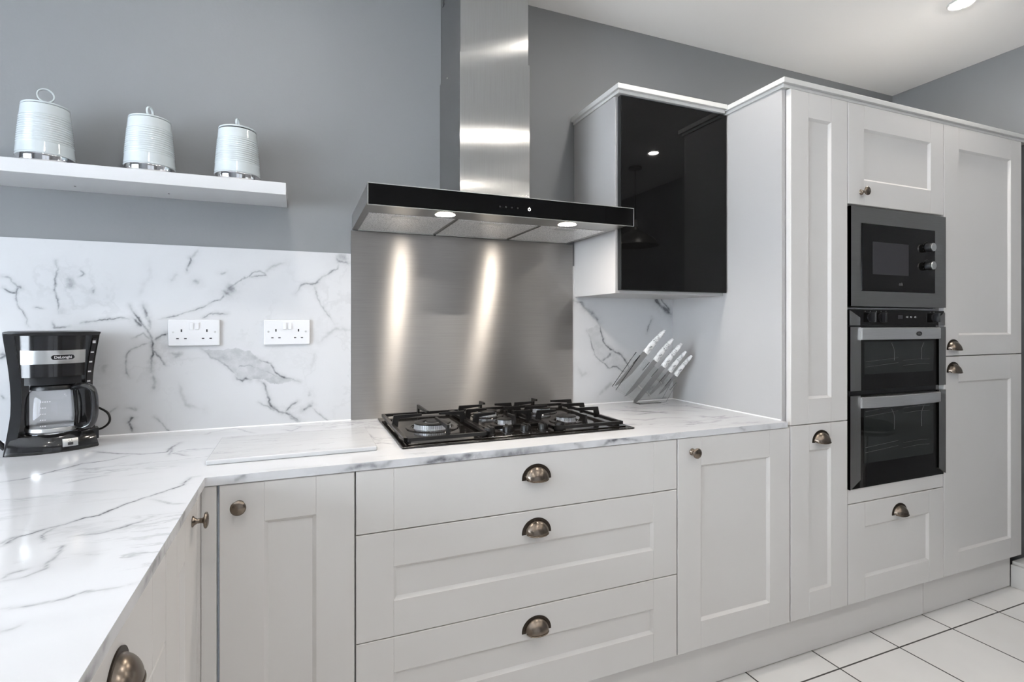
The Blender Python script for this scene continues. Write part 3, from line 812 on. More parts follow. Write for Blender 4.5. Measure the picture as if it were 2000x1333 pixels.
f = front('door', t, G, w / 2 - G, Z0, ZD); knob(f, w / 2 - .05, .8205)
f = front('door', t, w / 2 + G, w - G, Z0, ZD); knob(f, w / 2 + .05, .8205)
o = bx('corner_post', -1.885, XF, -.043, .019, Z0, ZD, M['paint'], bev=.001)
tag(o, 'painted corner filler on the side run beside the knobbed door', 'filler')

# tall units
T0, T1, T2, T3 = 0.0, .3042, .9038, 1.4975
ZTT = 2.104
t = thing('tall_cabinet', 'narrow tall pale grey cabinet left of the ovens with two stacked doors', 'cabinet', (T0, 0, 0))
w = T1 - T0
carcass(t, w, PLZ, ZTT + .006)
f = front('door', t, G, w - G, Z0, .8715, sl=.094, sr=.092, rt=.095, rb=.091); cup(f, .157, .805)
f = front('door', t, G, w - G, .8745, ZTT, sl=.090, sr=.090, rt=.093, rb=.092)
o = bx('end_panel', -.018, -.0005, .0215, YB - .0005, PLZ, ZTT + .006, M['carcass'], bev=.0008)
# above worktop only where the base cabinet stops
tag(o, 'tall pale grey side panel beside the knives and worktop end', 'panel')
t = thing('oven_cabinet', 'tall pale grey oven housing holding the microwave and double oven', 'cabinet', (T1, 0, 0))
w = T2 - T1
bm = bmesh.new()
for a in ((0, .018, YC, .58, PLZ, ZTT + .006), (w - .018, w, YC, .58, PLZ, ZTT + .006), (.018, w - .018, YC, .58, 1.705, 1.723), (.018, w - .018, YC, .58, 1.3035, 1.3105),
          (.018, w - .018, YC, .58, .585, .603), (.018, w - .018, YC, .58, PLZ, PLZ + .018), (.018, w - .018, .57, .58, PLZ, ZTT), (.018, w - .018, YC, .58, ZTT - .012, ZTT + .006)): box(bm, *a)
finish('carcass', bm, M['carcass'], t)
f = front('door', t, G, w - G, 1.712, ZTT, sl=.092, sr=.088, rt=.092, rb=.097); knob(f, .076, 1.7612)
f = front('drawer', t, G, w - G, Z0, .544, sl=.096, sr=.099, rt=.094, rb=.091); cup(f, .306, .473)
bx('infill_rail', G, w - G, 0.002, .020, .5475, .603, M['paint'], t, bev=.001)
t = thing('tall_cabinet', 'tall pale grey larder cabinet right of the ovens with two long doors', 'cabinet', (T2, 0, 0))
w = T3 - T2
carcass(t, w, PLZ, ZTT + .006)
f = front('door', t, G, w - G, Z0, 1.1045, sl=.101, sr=.088, rt=.110, rb=.092); cup(f, .0655, 1.0385)
f = front('door', t, G, w - G, 1.108, ZTT, sl=.105, sr=.088, rt=.094, rb=.089); cup(f, .0655, 1.1365)

o = bx('gap_shade_strip', 1.4990, XR - .0005, .045, .060, .125, 2.108, M['gap'])  # added dark sheet, its colour stands in for shade in the gap
tag(o, 'dark strip standing in for shade in the gap between the larder cabinet and the side wall', 'filler')
# plinths
o = bx('plinth', -1.90, .815, .030, .046, .004, PLZ, M['paint'], bev=.0006)
tag(o, 'long painted kickboard under the drawers and narrow tall cabinet', 'plinth')
o = bx('plinth', .817, 1.467, .030, .046, .004, PLZ, M['paint'], bev=.0006)
tag(o, 'short painted kickboard under the larder cabinet at the baseboard', 'plinth')
o = bx('plinth', -1.92, -1.904, -1.88, .046, .004, PLZ, M['paint'], bev=.0006)
tag(o, 'painted kickboard under the side run of cabinets', 'plinth')

# cornice over the tall units and over the wall cabinet
def cornice(name, x0, x1, yf_, z0, z1, label, cut=None):
    bm = bmesh.new()
    box(bm, x0, x1, yf_, YB - .001, z0 + .006, z1, .0015)
    box(bm, x0 + .010, x1, yf_ + .012, YB - .001, z0 - .006, z0 + .006, .0012)
    return tag(finish(name, bm, M['cornice'], smooth='w'), label, 'cornice')
cornice('cornice', -.034, XR - .001, -.003, 2.1155, 2.1405, 'pale painted cornice strip along the top of the tall cabinets')
cornice('cornice', -.560, -.0345, .268, 2.1185, 2.1435, 'short pale cornice strip on top of the black glass wall cabinet')

# wall cabinet with a black glass door
CX0, CX1, CY = -.5455, -.0185, .288
t = thing('wall_cabinet', 'white wall cabinet with a glossy black glass door beside the cooker hood', 'cabinet', (CX0, 0, 0))
w = CX1 - CX0
bm = bmesh.new()
box(bm, 0, .018, CY + .022, YB - .001, 1.3625, 2.112, .0008); box(bm, w - .018, w, CY + .022, YB - .001, 1.3625, 2.112)
box(bm, .018, w - .018, CY + .022, YB - .001, 1.3625, 1.3805); box(bm, .018, w - .018, CY + .022, YB - .001, 2.094, 2.112)
box(bm, .018, w - .018, YB - .012, YB - .001, 1.3805, 2.094)
finish('carcass', bm, M['carcass'], t)
f = bx('door', .009, w - .003, CY - .001, CY + .019, 1.3735, 2.1085, M['soft_black'], t, bev=.0015)
bx('glass_panel', .0115, w - .0055, CY - .004, CY - .0012, 1.376, 2.106, M['black_glass'], f, bev=.0008)

# ------------------------------------------------------------------ built-in microwave
t = thing('microwave', 'built-in microwave with a grey steel frame above the double oven', 'microwave', (T1, 0, 0))
bm = bmesh.new()
fx0, fx1, fz0, fz1 = .0045, w - .0 if False else .5955, 1.3145, 1.7015
ix0, ix1, iz0, iz1 = .0615, .5195, 1.3735, 1.6385
for a in ((fx0, ix0, fz0, fz1), (ix1, fx1, fz0, fz1), (ix0, ix1, fz0, iz0), (ix0, ix1, iz1, fz1)): box(bm, a[0], a[1], -.010, .021, a[2], a[3])
bmesh.ops.remove_doubles(bm, verts=bm.verts, dist=.0001)
o = finish('trim_frame', bm, M['steel_app'], t); uv_planar(o, (1, 0, 0), (0, 0, 1))
bx('cavity', .03, .57, .0205, .45, 1.33, 1.69, M['soft_black'], t)
dg_ = bx('door', ix0 + .001, ix1 - .001, -.0125, .0195, iz0 + .001, iz1 - .001, M['black_glass'], t, bev=.002)
bx('window', .124, .344, -.0130, -.0124, 1.441, 1.569, M['mw_window'], dg_)
Mx = Matrix.Rotation(PI / 2, 4, 'X')
for zz in (1.5625, 1.487):
    bm = bmesh.new(); lathe(bm, [(.0175, .0), (.0175, .019), (.0165, .021)], 32, Matrix.Translation((.462, -.0127, zz)) @ Mx, cap1=True)
    k = finish('knob', bm, M['soft_black'], t, smooth=True)
    bm = bmesh.new(); lathe(bm, [(.0165, .021), (.0172, .0225), (.0170, .026), (.0150, .0275)], 32, Matrix.Translation((.462, -.0127, zz)) @ Mx, cap1=True)
    finish('knob_cap', bm, M['satin'], k, smooth=True)
    bm = bmesh.new()
    for i in range(9):
        an = PI * (-.15 + i * 1.3 / 8)
        px, pz = .462 + .026 * math.cos(an), zz + .026 * math.sin(an)
        box(bm, px - .0008, px + .0008, -.0130, -.0126, pz - .0012, pz + .0012)
    finish('dial_marks', bm, M['dim_print'], t)
text_obj('lettering', 'cda', .018, M['dim_print'], t, (.294, -.0128, 1.4065), (PI / 2, 0, 0), .0002, True)

# ------------------------------------------------------------------ double oven
t = thing('double_oven', 'built-in black and steel double oven below the microwave', 'oven', (T1 + .020, .0145, -.0127))
t.scale = (1.0102, 1, 1.0102)
ox0, ox1 = -.0175, .5725
YO = -.020
def pf(bm, poly, y0, y1): prism(bm, poly, Matrix(), y0, y1)
bx('body', .004, .545, .0, .54, .613, 1.298, M['soft_black'], t)
bm = bmesh.new(); box(bm, ox0 + .003, ox1 - .003, -.018, .0005 + .0, 1.2415, 1.3005, .001)
cp = finish('control_panel', bm, M['black_glass'], t)
for poly in ([(ox0, 1.2405), (ox0 + .060, 1.2405), (ox0 + .060, 1.270), (ox0 + .006, 1.2965), (ox0, 1.2965)],
             [(ox1, 1.2405), (ox1 - .045, 1.2405), (ox1 - .045, 1.268), (ox1 - .006, 1.2945), (ox1, 1.2945)]):
    bm = bmesh.new(); pf(bm, poly, YO, -.0175)
    o = finish('steel_corner', bm, M['steel_app'], cp); uv_planar(o, (0, 0, 1), (1, 0, 0))
for kx in (.103, .166, .500):
    bm = bmesh.new(); lathe(bm, [(.0175, 0), (.0165, .004), (.0150, .0045)], 28, Matrix.Translation((kx, -.018, 1.271)) @ Mx, cap1=True)
    box(bm, kx - .0055, kx + .0055, -.040, -.0215, 1.271 - .0185, 1.271 + .0185, .0018)
    k = finish('knob', bm, M['soft_black'], t, smooth=True)
    bm = bmesh.new()
    for a in ((kx - .0062, kx - .0048, 1.2535, 1.2895), (kx - .0062, kx + .0055, 1.2883, 1.2897)): box(bm, a[0], a[1], -.0405, -.039, a[2], a[3])
    finish('chrome_edge', bm, M['chrome'], k)
bm = bmesh.new(); box(bm, .268, .298, -.0185, -.0179, 1.2655, 1.2805); finish('clock_display', bm, M['mw_window'], cp)
for kx in (.324, .350, .376):
    bm = bmesh.new(); lathe(bm, [(.0042, 0), (.0036, .003)], 16, Matrix.Translation((kx, -.018, 1.274)) @ Mx, cap1=True)
    finish('button', bm, M['chrome'], cp)
for kx in (.073, .103, .139, .166, .196, .476, .500):
    bm = bmesh.new(); lathe(bm, [(.0022, 0), (.0022, .0003)], 10, Matrix.Translation((kx, -.018, 1.2945)) @ Mx, cap1=True)
    finish('symbol_print', bm, M['dim_print'], cp)
def oven_door(label, z0, z1, hz0, hz1, wz0, wz1, low, shelves):
    d = bx('door', ox0 + .004, ox1 - .004, -.017, -.0005, z0, z1, M['black_glass'], t, bev=.001)
    if low:
        PP = ([(ox0, z1), (ox0, z0), (ox0 + .058, z0 + .034), (ox0 + .058, z1)], [(ox1, z1), (ox1 - .047, z1), (ox1 - .047, z0 + .030), (ox1, z0 + .004)])
    else:
        PP = ([(ox0, z1), (ox0, z0), (ox0 + .060, z0), (ox0 + .060, z1)], [(ox1, z1), (ox1 - .047, z1), (ox1 - .047, z0), (ox1, z0)])
    for poly in PP:
        bm = bmesh.new(); pf(bm, poly, YO - .003, -.0165)
        o = finish('steel_side_trim', bm, M['steel_app'], d); uv_planar(o, (0, 0, 1), (1, 0, 0))
    # full width bowed handle
    bm = bmesh.new(); n = 20; A = []
    hx0, hx1 = ox0 + .058, ox1 - .047
    for i in range(n + 1):
        f_ = i / n; x = hx0 + f_ * (hx1 - hx0); bow = .016 * math.sin(PI * f_) ** .5
        A.append([bm.verts.new((x, y, z)) for y, z in ((-.017, hz0), (-.030 - bow, hz0 + .002), (-.030 - bow, hz1 - .004), (-.026 - bow, hz1), (-.017, hz1))])
    for p_, q_ in zip(A, A[1:]):
        for k in range(5): bm.faces.new((p_[k], q_[k], q_[(k + 1) % 5], p_[(k + 1) % 5]))
    bm.faces.new(A[0]); bm.faces.new(list(reversed(A[-1])))
    h = finish('door_handle', bm, M['steel_handle'], d, smooth=True); uv_planar(h, (1, 0, 0), (0, 0, 1))
    bx('window', .068, .498, -.0178, -.0169, wz0, wz1, M['oven_window'], d)
    # rack rails seen through the smoked window
    bm = bmesh.new()
    for zz in shelves:
        tube(bm, [(.075, -.0183, zz), (.27, -.0183, zz + .012), ], .00045, 6)
        tube(bm, [(.30, -.0183, zz + .0), (.40, -.0183, zz + .004), (.47, -.0183, zz + .002)], .00045, 6)
    for xx, dx in ((.245, .016), (.418, -.014)):
        tube(bm, catmull([(xx - dx, -.0183, wz1 - .006), (xx, -.0183, wz1 - .035), (xx + .001, -.0183, wz0 + (.12 if low else .05))], 6), .0008, 6)
    finish('shelf_rails', bm, M['dim_print'], d)
    return d, h
d_, h_ = oven_door('upper', .9885, 1.2335, 1.183, 1.2315, 1.0495, 1.1755, False, (1.078, 1.098))
# oval maker's badge on the upper handle
bm = bmesh.new(); n = 28
prism(bm, [(.356 + .0175 * math.cos(2 * PI * i / n), 1.2065 + .0092 * math.sin(2 * PI * i / n)) for i in range(n)], Matrix(), -.0466, -.0455)
bd = finish('badge', bm, M['soft_black'], h_)
text_obj('lettering', 'Belling', .0085, M['dim_print'], h_, (.356, -.0468, 1.2068), (PI / 2, 0, 0), .0002)
oven_door('lower', .6105, .9690, .9195, .9635, .7035, .9135, True, (.745, .765, .885, .905))

# ------------------------------------------------------------------ cooker hood
HX0, HX1 = -1.477, -.577
t = thing('cooker_hood', 'wide chimney cooker hood with a black glass front above the hob', 'cooker hood', (0, 0, 0))
HZ0, HZ1 = 1.5935, 1.6475
bm = bmesh.new()
box(bm, HX0, HX1, .152, .6225, HZ0, HZ1, .001)
o = finish('canopy', bm, M['steel_plain'], t, smooth='w')
bm = bmesh.new(); box(bm, HX0 + .0015, HX1 - .0015, .1455, .1518, 1.5865, 1.6465, .0008)
gp = finish('glass_front', bm, M['black_glass'], t)
bm = bmesh.new()
for a in ((HX0, HX1, 1.6468, 1.6485), (HX0, HX0 + .0016, 1.5855, 1.6485), (HX1 - .0016, HX1, 1.5855, 1.6485), (HX0, HX1, 1.5850, 1.5862)): box(bm, a[0], a[1], .1445, .1521, a[2], a[3])
finish('steel_edge_trim', bm, M['satin'], gp)
for i, cx in enumerate((-1.075, -1.055, -1.035, -1.015)):
    bm = bmesh.new(); lathe(bm, [(.0030, 0), (.0030, .0002)], 12, Matrix.Translation((cx, .1455, 1.6125)) @ Mx, cap1=True)
    finish('touch_button', bm, M['faint_print'], gp)
bm = bmesh.new()
tube(bm, [(-.975 + .0042 * math.cos(PI / 2 + .5 + (2 * PI - 1.0) * i / 16), .1450, 1.6115 + .0042 * math.sin(PI / 2 + .5 + (2 * PI - 1.0) * i / 16)) for i in range(17)], .0009, 6)
box(bm, -.9758, -.9742, .1445, .1452, 1.6125, 1.6185)
finish('power_button', bm, M['icon'], gp)
for a, b_, has in ((-1.456, -1.180, 1), (-1.166, -.876, 1), (-.862, -.600, 1)):
    bm = bmesh.new(); box(bm, a, b_, .296, .598, HZ0 - .0014, HZ0 - .0002)
    fl = finish('grease_filter', bm, M['filter'], t)
    bm = bmesh.new(); box(bm, a - .002, b_ + .002, .598, .6015, HZ0 - .0055, HZ0 - .0003)
    box(bm, a - .003, a, .298, .6015, HZ0 - .0025, HZ0 - .0003); box(bm, b_, b_ + .003, .298, .6015, HZ0 - .0025, HZ0 - .0003)
    finish('filter_frame', bm, M['steel_plain'], fl)
    cxm = (a + b_) / 2 - .02
    bx('filter_latch', cxm - .042, cxm + .042, .312, .336, HZ0 - .0034, HZ0 - .0013, M['satin'], fl, bev=.0008)
for lx in (-1.2266, -.7893):
    bm = bmesh.new(); lathe(bm, [(.0312, -.0004), (.0316, -.0016), (.033, -.0014), (.0338, -.0004)], 36, Matrix.Translation((lx, .238, HZ0)))
    rg = finish('lamp', bm, M['steel_plain'], t, smooth=True)
    bm = bmesh.new(); lathe(bm, [(.0005, -.0012), (.031, -.0012)], 36, Matrix.Translation((lx, .238, HZ0)))
    finish('lamp_lens', bm, M['hood_lens'], rg)
DX0, DX1, DY = -1.1443, -.8805, .354
bm = bmesh.new(); box(bm, DX0, DX1, DY, YB - .0006, HZ1 + .0004, 2.186, .0012)
o = finish('chimney_duct', bm, M['steel_v'], t); uv_planar(o, (0, 0, 1), (1, .7, 0))
bm = bmesh.new(); box(bm, DX0 + .0035, DX1 - .0045, DY + .004, YB - .0006, 2.1862, ZC - .001, .001)
o2 = finish('upper_duct', bm, M['steel_v'], t); uv_planar(o2, (0, 0, 1), (1, .7, 0))
bm = bmesh.new()
for k in range(4): box(bm, DX0 + .0028, DX0 + .004, .575, .600, 2.475 + k * .014, 2.481 + k * .014)
finish('vent_slots', bm, M['slot'], o2)
bm = bmesh.new()
for yy in (.52,): lathe(bm, [(.003, 0), (.003, .0012)], 12, Matrix.Translation((DX0, yy, 2.165)) @ Matrix.Rotation(-PI / 2, 4, 'Y'), cap1=True)
finish('screw', bm, M['satin'], o)

# ------------------------------------------------------------------ gas hob
t = thing('gas_hob', 'black five-burner gas hob with cast iron pan supports set in the worktop', 'hob', (0, 0, ZT))
hx0, hx1, hy0, hy1 = -1.388, -.606, .098, .598
bm = bmesh.new(); box(bm, hx0, hx1, hy0, hy1, .0004, .0055, .002)
hb = finish('base_tray', bm, M['hob_glass'], t, smooth='w')
bm = bmesh.new()
box(bm, hx0 + .020, hx1 - .020, hy0 + .022, hy1 - .018, .0055, .0085, .002)
finish('raised_deck', bm, M['hob_glass'], hb, smooth='w')
ZH = .0085
def burner(x, y, r, cap_r, wok=False):
    Mt = Matrix.Translation((x, y, ZH))
    bm = bmesh.new(); lathe(bm, [(r + .028, 0), (r + .026, .003), (r + .012, .004), (r + .010, .002), (r + .006, .002)], 48, Mt)
    b = finish('burner', bm, M['hob_glass'], t, smooth=True)
    bm = bmesh.new(); n = 60 if wok else 36
    # ribbed aluminium crown
    for k in range(n):
        a = 2 * PI * k / n; da = 2 * PI / n * .34
        R0, R1 = r * .80, r
        P = []
        for zz in (.003, .016):
            for rr, aa in ((R0, a - da), (R1, a - da), (R1, a + da), (R0, a + da)):
                P.append(bm.verts.new(Mt @ Vector((rr * math.cos(aa), rr * math.sin(aa), zz))))
        for q in ((0, 1, 2, 3), (7, 6, 5, 4), (0, 4, 5, 1), (1, 5, 6, 2), (2, 6, 7, 3), (3, 7, 4, 0)): bm.faces.new([P[i] for i in q])
    lathe(bm, [(r * 1.02, 0), (r * 1.02, .0035), (r * .84, .0045)], 48, Mt)
    finish('flame_ring', bm, M['alu'], b)
    bm = bmesh.new()
    lathe(bm, [(r * .82, .002), (r * .82, .0166)], 40, Mt)
    if wok: lathe(bm, [(r * .52, .0165), (r * .55, .0205), (cap_r - .003, .0205), (cap_r, .019), (cap_r, .0165), (cap_r * .5, .016), (r * .52, .0165)], 48, Mt)
    else: lathe(bm, [(.0002, .0225), (cap_r * .55, .0222), (cap_r - .002, .0205), (cap_r, .019), (cap_r, .0168), (.0002, .0165)], 40, Mt)
    finish('burner_cap', bm, M['iron'], b, smooth=True)
    if wok:
        bm = bmesh.new(); lathe(bm, [(r * .40, .004), (r * .40, .019), (.0002, .0195)], 40, Mt)
        finish('inner_crown', bm, M['alu'], b, smooth=True)
        bm = bmesh.new(); lathe(bm, [(r * .36, .0195), (r * .38, .022), (.0002, .0235)], 40, Mt)
        finish('inner_cap', bm, M['iron'], b, smooth=True)
burner(-1.245, .335, .060, .061, True)
burner(-1.000, .300, .024, .026)
burner(-1.000, .480, .034, .037)
burner(-.775, .275, .034, .037)
burner(-.775, .480, .034, .037)
ZG = .024
def bar(bm, p, q, w_, h_):
    p, q = Vector(p), Vector(q); d = (q - p); L_ = d.length; d.normalize(); s = Vector((-d.y, d.x, 0)) * w_ / 2
    if s.length < 1e-6: s = Vector((w_ / 2, 0, 0))
    P = [p - s, p + s, p + s + Vector((0, 0, h_)), p - s + Vector((0, 0, h_))]; Q = [v_ + (q - p) for v_ in P]
    vs = [bm.verts.new(v_) for v_ in P + Q]
    for f_ in ((0, 1, 2, 3), (7, 6, 5, 4), (0, 4, 5, 1), (1, 5, 6, 2), (2, 6, 7, 3), (3, 7, 4, 0)): bm.faces.new([vs[i] for i in f_])
def grate(x0, x1, y0, y1, fingers):
    bm = bmesh.new()
    for p, q in (((x0, y0), (x1, y0)), ((x1, y0), (x1, y1)), ((x1, y1), (x0, y1)), ((x0, y1), (x0, y0))):
        d = (Vector(q) - Vector(p)).normalized() * .005
        bar(bm, (p[0] - d.x, p[1] - d.y, ZG - .010), (q[0] + d.x, q[1] + d.y, ZG - .010), .010, .010)
    for cx, cy in ((x0 + .01, y0 + .01), (x1 - .01, y0 + .01), (x0 + .01, y1 - .01), (x1 - .01, y1 - .01)):
        box(bm, cx - .006, cx + .006, cy - .006, cy + .006, ZH, ZG - .009)
    for fx, fy, gx, gy in fingers:      # root on the frame -> tip over the burner
        d = Vector((gx - fx, gy - fy, 0)); L_ = d.length; u = d / L_; s = Vector((-u.y, u.x, 0)) * .0038
        prof = [(-.004, ZG - .010), (.018, ZG - .010), (.020, ZG + .016), (L_, ZG + .0215), (L_, ZG + .0285), (.004, ZG + .0285)]
        a = [bm.verts.new(Vector((fx, fy, 0)) + u * p_ + s + Vector((0, 0, z_))) for p_, z_ in prof]
        b = [bm.verts.new(Vector((fx, fy, 0)) + u * p_ - s + Vector((0, 0, z_))) for p_, z_ in prof]
        bm.faces.new(a); bm.faces.new(list(reversed(b)))
        for i in range(6): bm.faces.new((a[i], b[i], b[(i + 1) % 6], a[(i + 1) % 6]))
    return finish('pan_support', bm, M['iron'], t)
gx = [-1.372, -1.122, -1.114, -.900, -.892, -.640]
cy = .335
grate(gx[0], gx[1], .130, .572, [(gx[0], cy + .03, -1.275, cy + .03), (gx[1], cy + .03, -1.215, cy + .03), (-1.245, .130, -1.245, .285), (-1.245, .572, -1.245, .405),
                                 ])
grate(gx[2], gx[3], .205, .572, [(gx[2], .300, -1.035, .300), (gx[3], .300, -.965, .300), (gx[2], .480, -1.030, .480), (gx[3], .480, -.970, .480), (-1.0, .205, -1.0, .268), (-1.0, .572, -1.0, .515), (gx[2], .392, -1.035, .392), (gx[3], .392, -.965, .392)])
grate(gx[4], gx[5], .130, .572, [(gx[4], .275, -.815, .275), (gx[5], .275, -.735, .275), (gx[4], .480, -.815, .480), (gx[5], .480, -.735, .480), (-.775, .130, -.775, .225), (-.775, .572, -.775, .525), (gx[4], .378, -.80, .378), (gx[5], .378, -.74, .378)])
for i in range(5):
    kx = -1.105 + .0615 * i
    bm = bmesh.new()
    lathe(bm, [(.0200, 0), (.0195, .003), (.0175, .004), (.0165, .020), (.0150, .0220), (.0002, .0225)], 30, Matrix.Translation((kx, .158, ZH)))
    box(bm, kx - .0035, kx + .0035, .158 - .019, .158 + .019, ZH + .006, ZH + .026, .001)
    finish('control_knob', bm, M['iron'], t, smooth=True)
for i in range(5):
    kx = -1.105 + .0615 * i
    bm = bmesh.new(); lathe(bm, [(.0022, 0), (.0022, .0003)], 10, Matrix.Translation((kx, .128, ZH)), cap1=True)
    finish('knob_mark', bm, M['print'], t)

# ------------------------------------------------------------------ wall sockets
def socket(x, label, rocker):
    t = thing('double_socket', label, 'socket', (x, YS, 1.2165), 0, 'double sockets on the marble splashback')
    bm = bmesh.new(); box(bm, -.0745, .0745, -.0095, -.0003, -.0435, .0435, .003, seg=3)
    pl = finish('faceplate', bm, M['gloss_white'], t, smooth='w')
    for s in (-1, 1):
        for hx, hz, hw, hh in ((s * .0365, .0065, .0022, .0045), (s * .0365 - .0112, -.0195, .0038, .0018), (s * .0365 + .0112, -.0195, .0038, .0018)):
            bx('pin_hole', hx - hw, hx + hw, -.0099, -.0094, hz - hh, hz + hh, M['slot'], pl)
        bm = bmesh.new(); lathe(bm, [(.0035, 0), (.0030, .0008)], 16, Matrix.Translation((s * .0602, -.0093, .002)) @ Mx, cap1=True)
        finish('screw', bm, M['satin'], pl, smooth=True)
        bm = bmesh.new()
        box(bm, -.0058, .0058, -.0032, .0, -.0115, .0115, .001)
        sw = finish('switch', bm, M['gloss_white'], pl, smooth='w')
        sw.location = (s * .0082, -.0094, .0215); sw.rotation_euler = (math.radians(-7 if rocker else 6), 0, 0)
socket(-1.9797, 'white double socket nearer the coffee maker', False)
socket(-1.6963, 'white double socket nearer the steel splashback', True)

# ------------------------------------------------------------------ shelf and canisters
bm = bmesh.new(); SY = .435; SZ0, SZ1 = 1.658, 1.696
box(bm, XW, -1.6965, SY, YB - .0005, SZ0, SZ1, .0008)
sh = finish('floating_shelf', bm, M['white'])
tag(sh, 'white floating wall shelf carrying the three canisters', 'shelf')
for sx in (-2.28, -2.04):
    bm = bmesh.new(); lathe(bm, [(.0028, 0), (.0028, .0006)], 12, Matrix.Translation((sx, .56, SZ0 - .0005)), cap0=True)
    finish('fixing_hole', bm, M['slot'], sh)
def canister_meshes():
    H = .172; prof = [(.0002, .028), (.0655, .028), (.0678, .0285), (.0680, .032)]
    n = 120
    for i in range(n + 1):
        f = i / n; z = .032 + f * (H - .034); r = .0680 - .0118 * f
        if .22 < f < .80: r += .0009 * math.sin((f - .22) / .58 * 2 * PI * 12)
        prof.append((r, z))
    prof += [(.0552, H), (.0530, H + .0005)]
    bm = bmesh.new(); lathe(bm, prof, 72)
    bmesh.ops.recalc_face_normals(bm, faces=bm.faces)
    b = bpy.data.meshes.new('body'); bm.to_mesh(b); bm.free(); b.materials.append(M['enamel'])
    bm = bmesh.new(); lathe(bm, [(.0002, 0), (.0640, 0), (.0652, .001), (.0650, .0278)], 72)
    bmesh.ops.recalc_face_normals(bm, faces=bm.faces)
    c = bpy.data.meshes.new('chrome_band'); bm.to_mesh(c); bm.free(); c.materials.append(M['chrome'])
    bm = bmesh.new(); lathe(bm, [(.0535, H + .0012), (.0553, H + .002), (.0553, H + .0055), (.053, H + .0070), (.012, H + .0085), (.0002, H + .0086)], 72)
    bmesh.ops.recalc_face_normals(bm, faces=bm.faces)
    l = bpy.data.meshes.new('lid'); bm.to_mesh(l); bm.free(); l.materials.append(M['enamel'])
    bm = bmesh.new()
    lathe(bm, [(.0148, -.0035), (.0172, -.0038), (.0180, -.0025), (.0180, .0025), (.0172, .0038), (.0148, .0035), (.0142, 0), (.0148, -.0035)], 40, Matrix.Rotation(PI / 2, 4, 'X'))
    lathe(bm, [(.0055, -.0290), (.0045, -.018), (.0035, -.0165), (.0002, -.016)], 14)
    bmesh.ops.recalc_face_normals(bm, faces=bm.faces)
    r = bpy.data.meshes.new('ring_handle'); bm.to_mesh(r); bm.free(); r.materials.append(M['enamel'])
    for me in (b, c, l, r): me.polygons.foreach_set('use_smooth', [True] * len(me.polygons))
    return b, c, l, r, H
cb, cc, cl, cr, CH = canister_meshes()
for i, (cx, cyy, ang, lab) in enumerate(((-2.339, .530, 20, 'pale blue ribbed metal canister on the shelf, nearest the window end, ring facing front'),
                                   (-2.084, .530, 72, 'pale blue ribbed metal canister in the middle of the shelf'),
                                   (-1.843, .530, 78, 'pale blue ribbed metal canister at the shelf end nearest the hood, lid slightly raised'))):
    t = thing('canister', lab, 'canister', (cx, cyy, SZ1 + .0002), 0, 'three canisters on the floating shelf')
    for nm, me in (('body', cb), ('chrome_band', cc)):
        o = bpy.data.objects.new(nm, me); C.objects.link(o); o.parent = t
    l = bpy.data.objects.new('lid', cl); C.objects.link(l); l.parent = t
    if i == 2: l.location = (0, 0, .0022)
    r = bpy.data.objects.new('ring_handle', cr); C.objects.link(r); r.parent = l
    k_ = (1.15, .88, .80)[i]; r.location = (0, 0, CH + .0085 + .0265 * k_); r.scale = (k_, k_, k_); r.rotation_euler = (0, 0, math.radians(ang))

# ------------------------------------------------------------------ marble board on the worktop
bm = bmesh.new(); box(bm, 0, .419, 0, .300, .0004, .0125, .003, seg=3)
o = finish('cutting_board', bm, M['marble_board'], smooth='w')
o.location = (-1.8735, .112, ZT); o.rotation_euler = (0, 0, 0)
tag(o, 'grey-white marble cutting board lying on the worktop left of the hob', 'cutting board')

# ------------------------------------------------------------------ coffee maker
t = thing('coffee_maker', 'black drip coffee maker with glass carafe on the worktop below the shelf', 'coffee maker', (-2.289, .440, ZT + .0002), math.radians(21))
def loft(bm, secs, closed_top=True, mi=0):
    """secs: list of (z, [(x,y)...]) with equal counts"""
    R = [[bm.verts.new((x, y, z)) for x, y in pts] for z, pts in secs]
    n = len(R[0])
    for a, b in zip(R, R[1:]):
        for k in range(n): bm.faces.new((a[k], a[(k + 1) % n], b[(k + 1) % n], b[k]))
    bm.faces.new(list(reversed(R[0]))); bm.faces.new(R[-1])
def dshape(hw, yf_, bulge, yb, n=14, rb=.02):
    P = []
    for i in range(n + 1):
        f = -1 + 2 * i / n; P.append((hw * f, yf_ - bulge * (1 - f * f)))
    P += [(hw, yb - rb), (hw - rb, yb), (-hw + rb, yb), (-hw, yb - rb)]
    return P
# base
bm = bmesh.new()
loft(bm, [(0, dshape(.097, 0, .030, .150)), (.004, dshape(.099, 0, .031, .151)), (.030, dshape(.093, .004, .026, .150)), (.046, dshape(.086, .010, .022, .148)), (.049, dshape(.083, .013, .020, .147))])
bs = finish('base', bm, M['black_plastic'], t, smooth=True)
bm = bmesh.new(); lathe(bm, [(.062, .049), (.063, .0515), (.058, .052), (.0002, .052)], 40, Matrix.Translation((0, .052, 0)))
finish('warming_plate', bm, M['chrome'], bs, smooth=True)
bm = bmesh.new(); box(bm, -.017, .017, -.0015, .0015, -.011, .011, .001)
sp = finish('switch_panel', bm, M['satin'], bs, smooth=True); sp.location = (.034, -.0225, .024); sp.rotation_euler = (math.radians(-12), 0, math.radians(9))
bx('power_switch', -.006, .006, -.0028, -.0012, -.0075, .0005, M['slot'], sp, bev=.0008)
bm = bmesh.new(); tube(bm, [(.0035 * math.cos(PI / 2 + .5 + (2 * PI - 1) * i / 12), -.0018, .0055 + .003 * math.sin(PI / 2 + .5 + (2 * PI - 1) * i / 12)) for i in range(13)], .0004, 5)
finish('power_symbol', bm, M['slot'], sp)
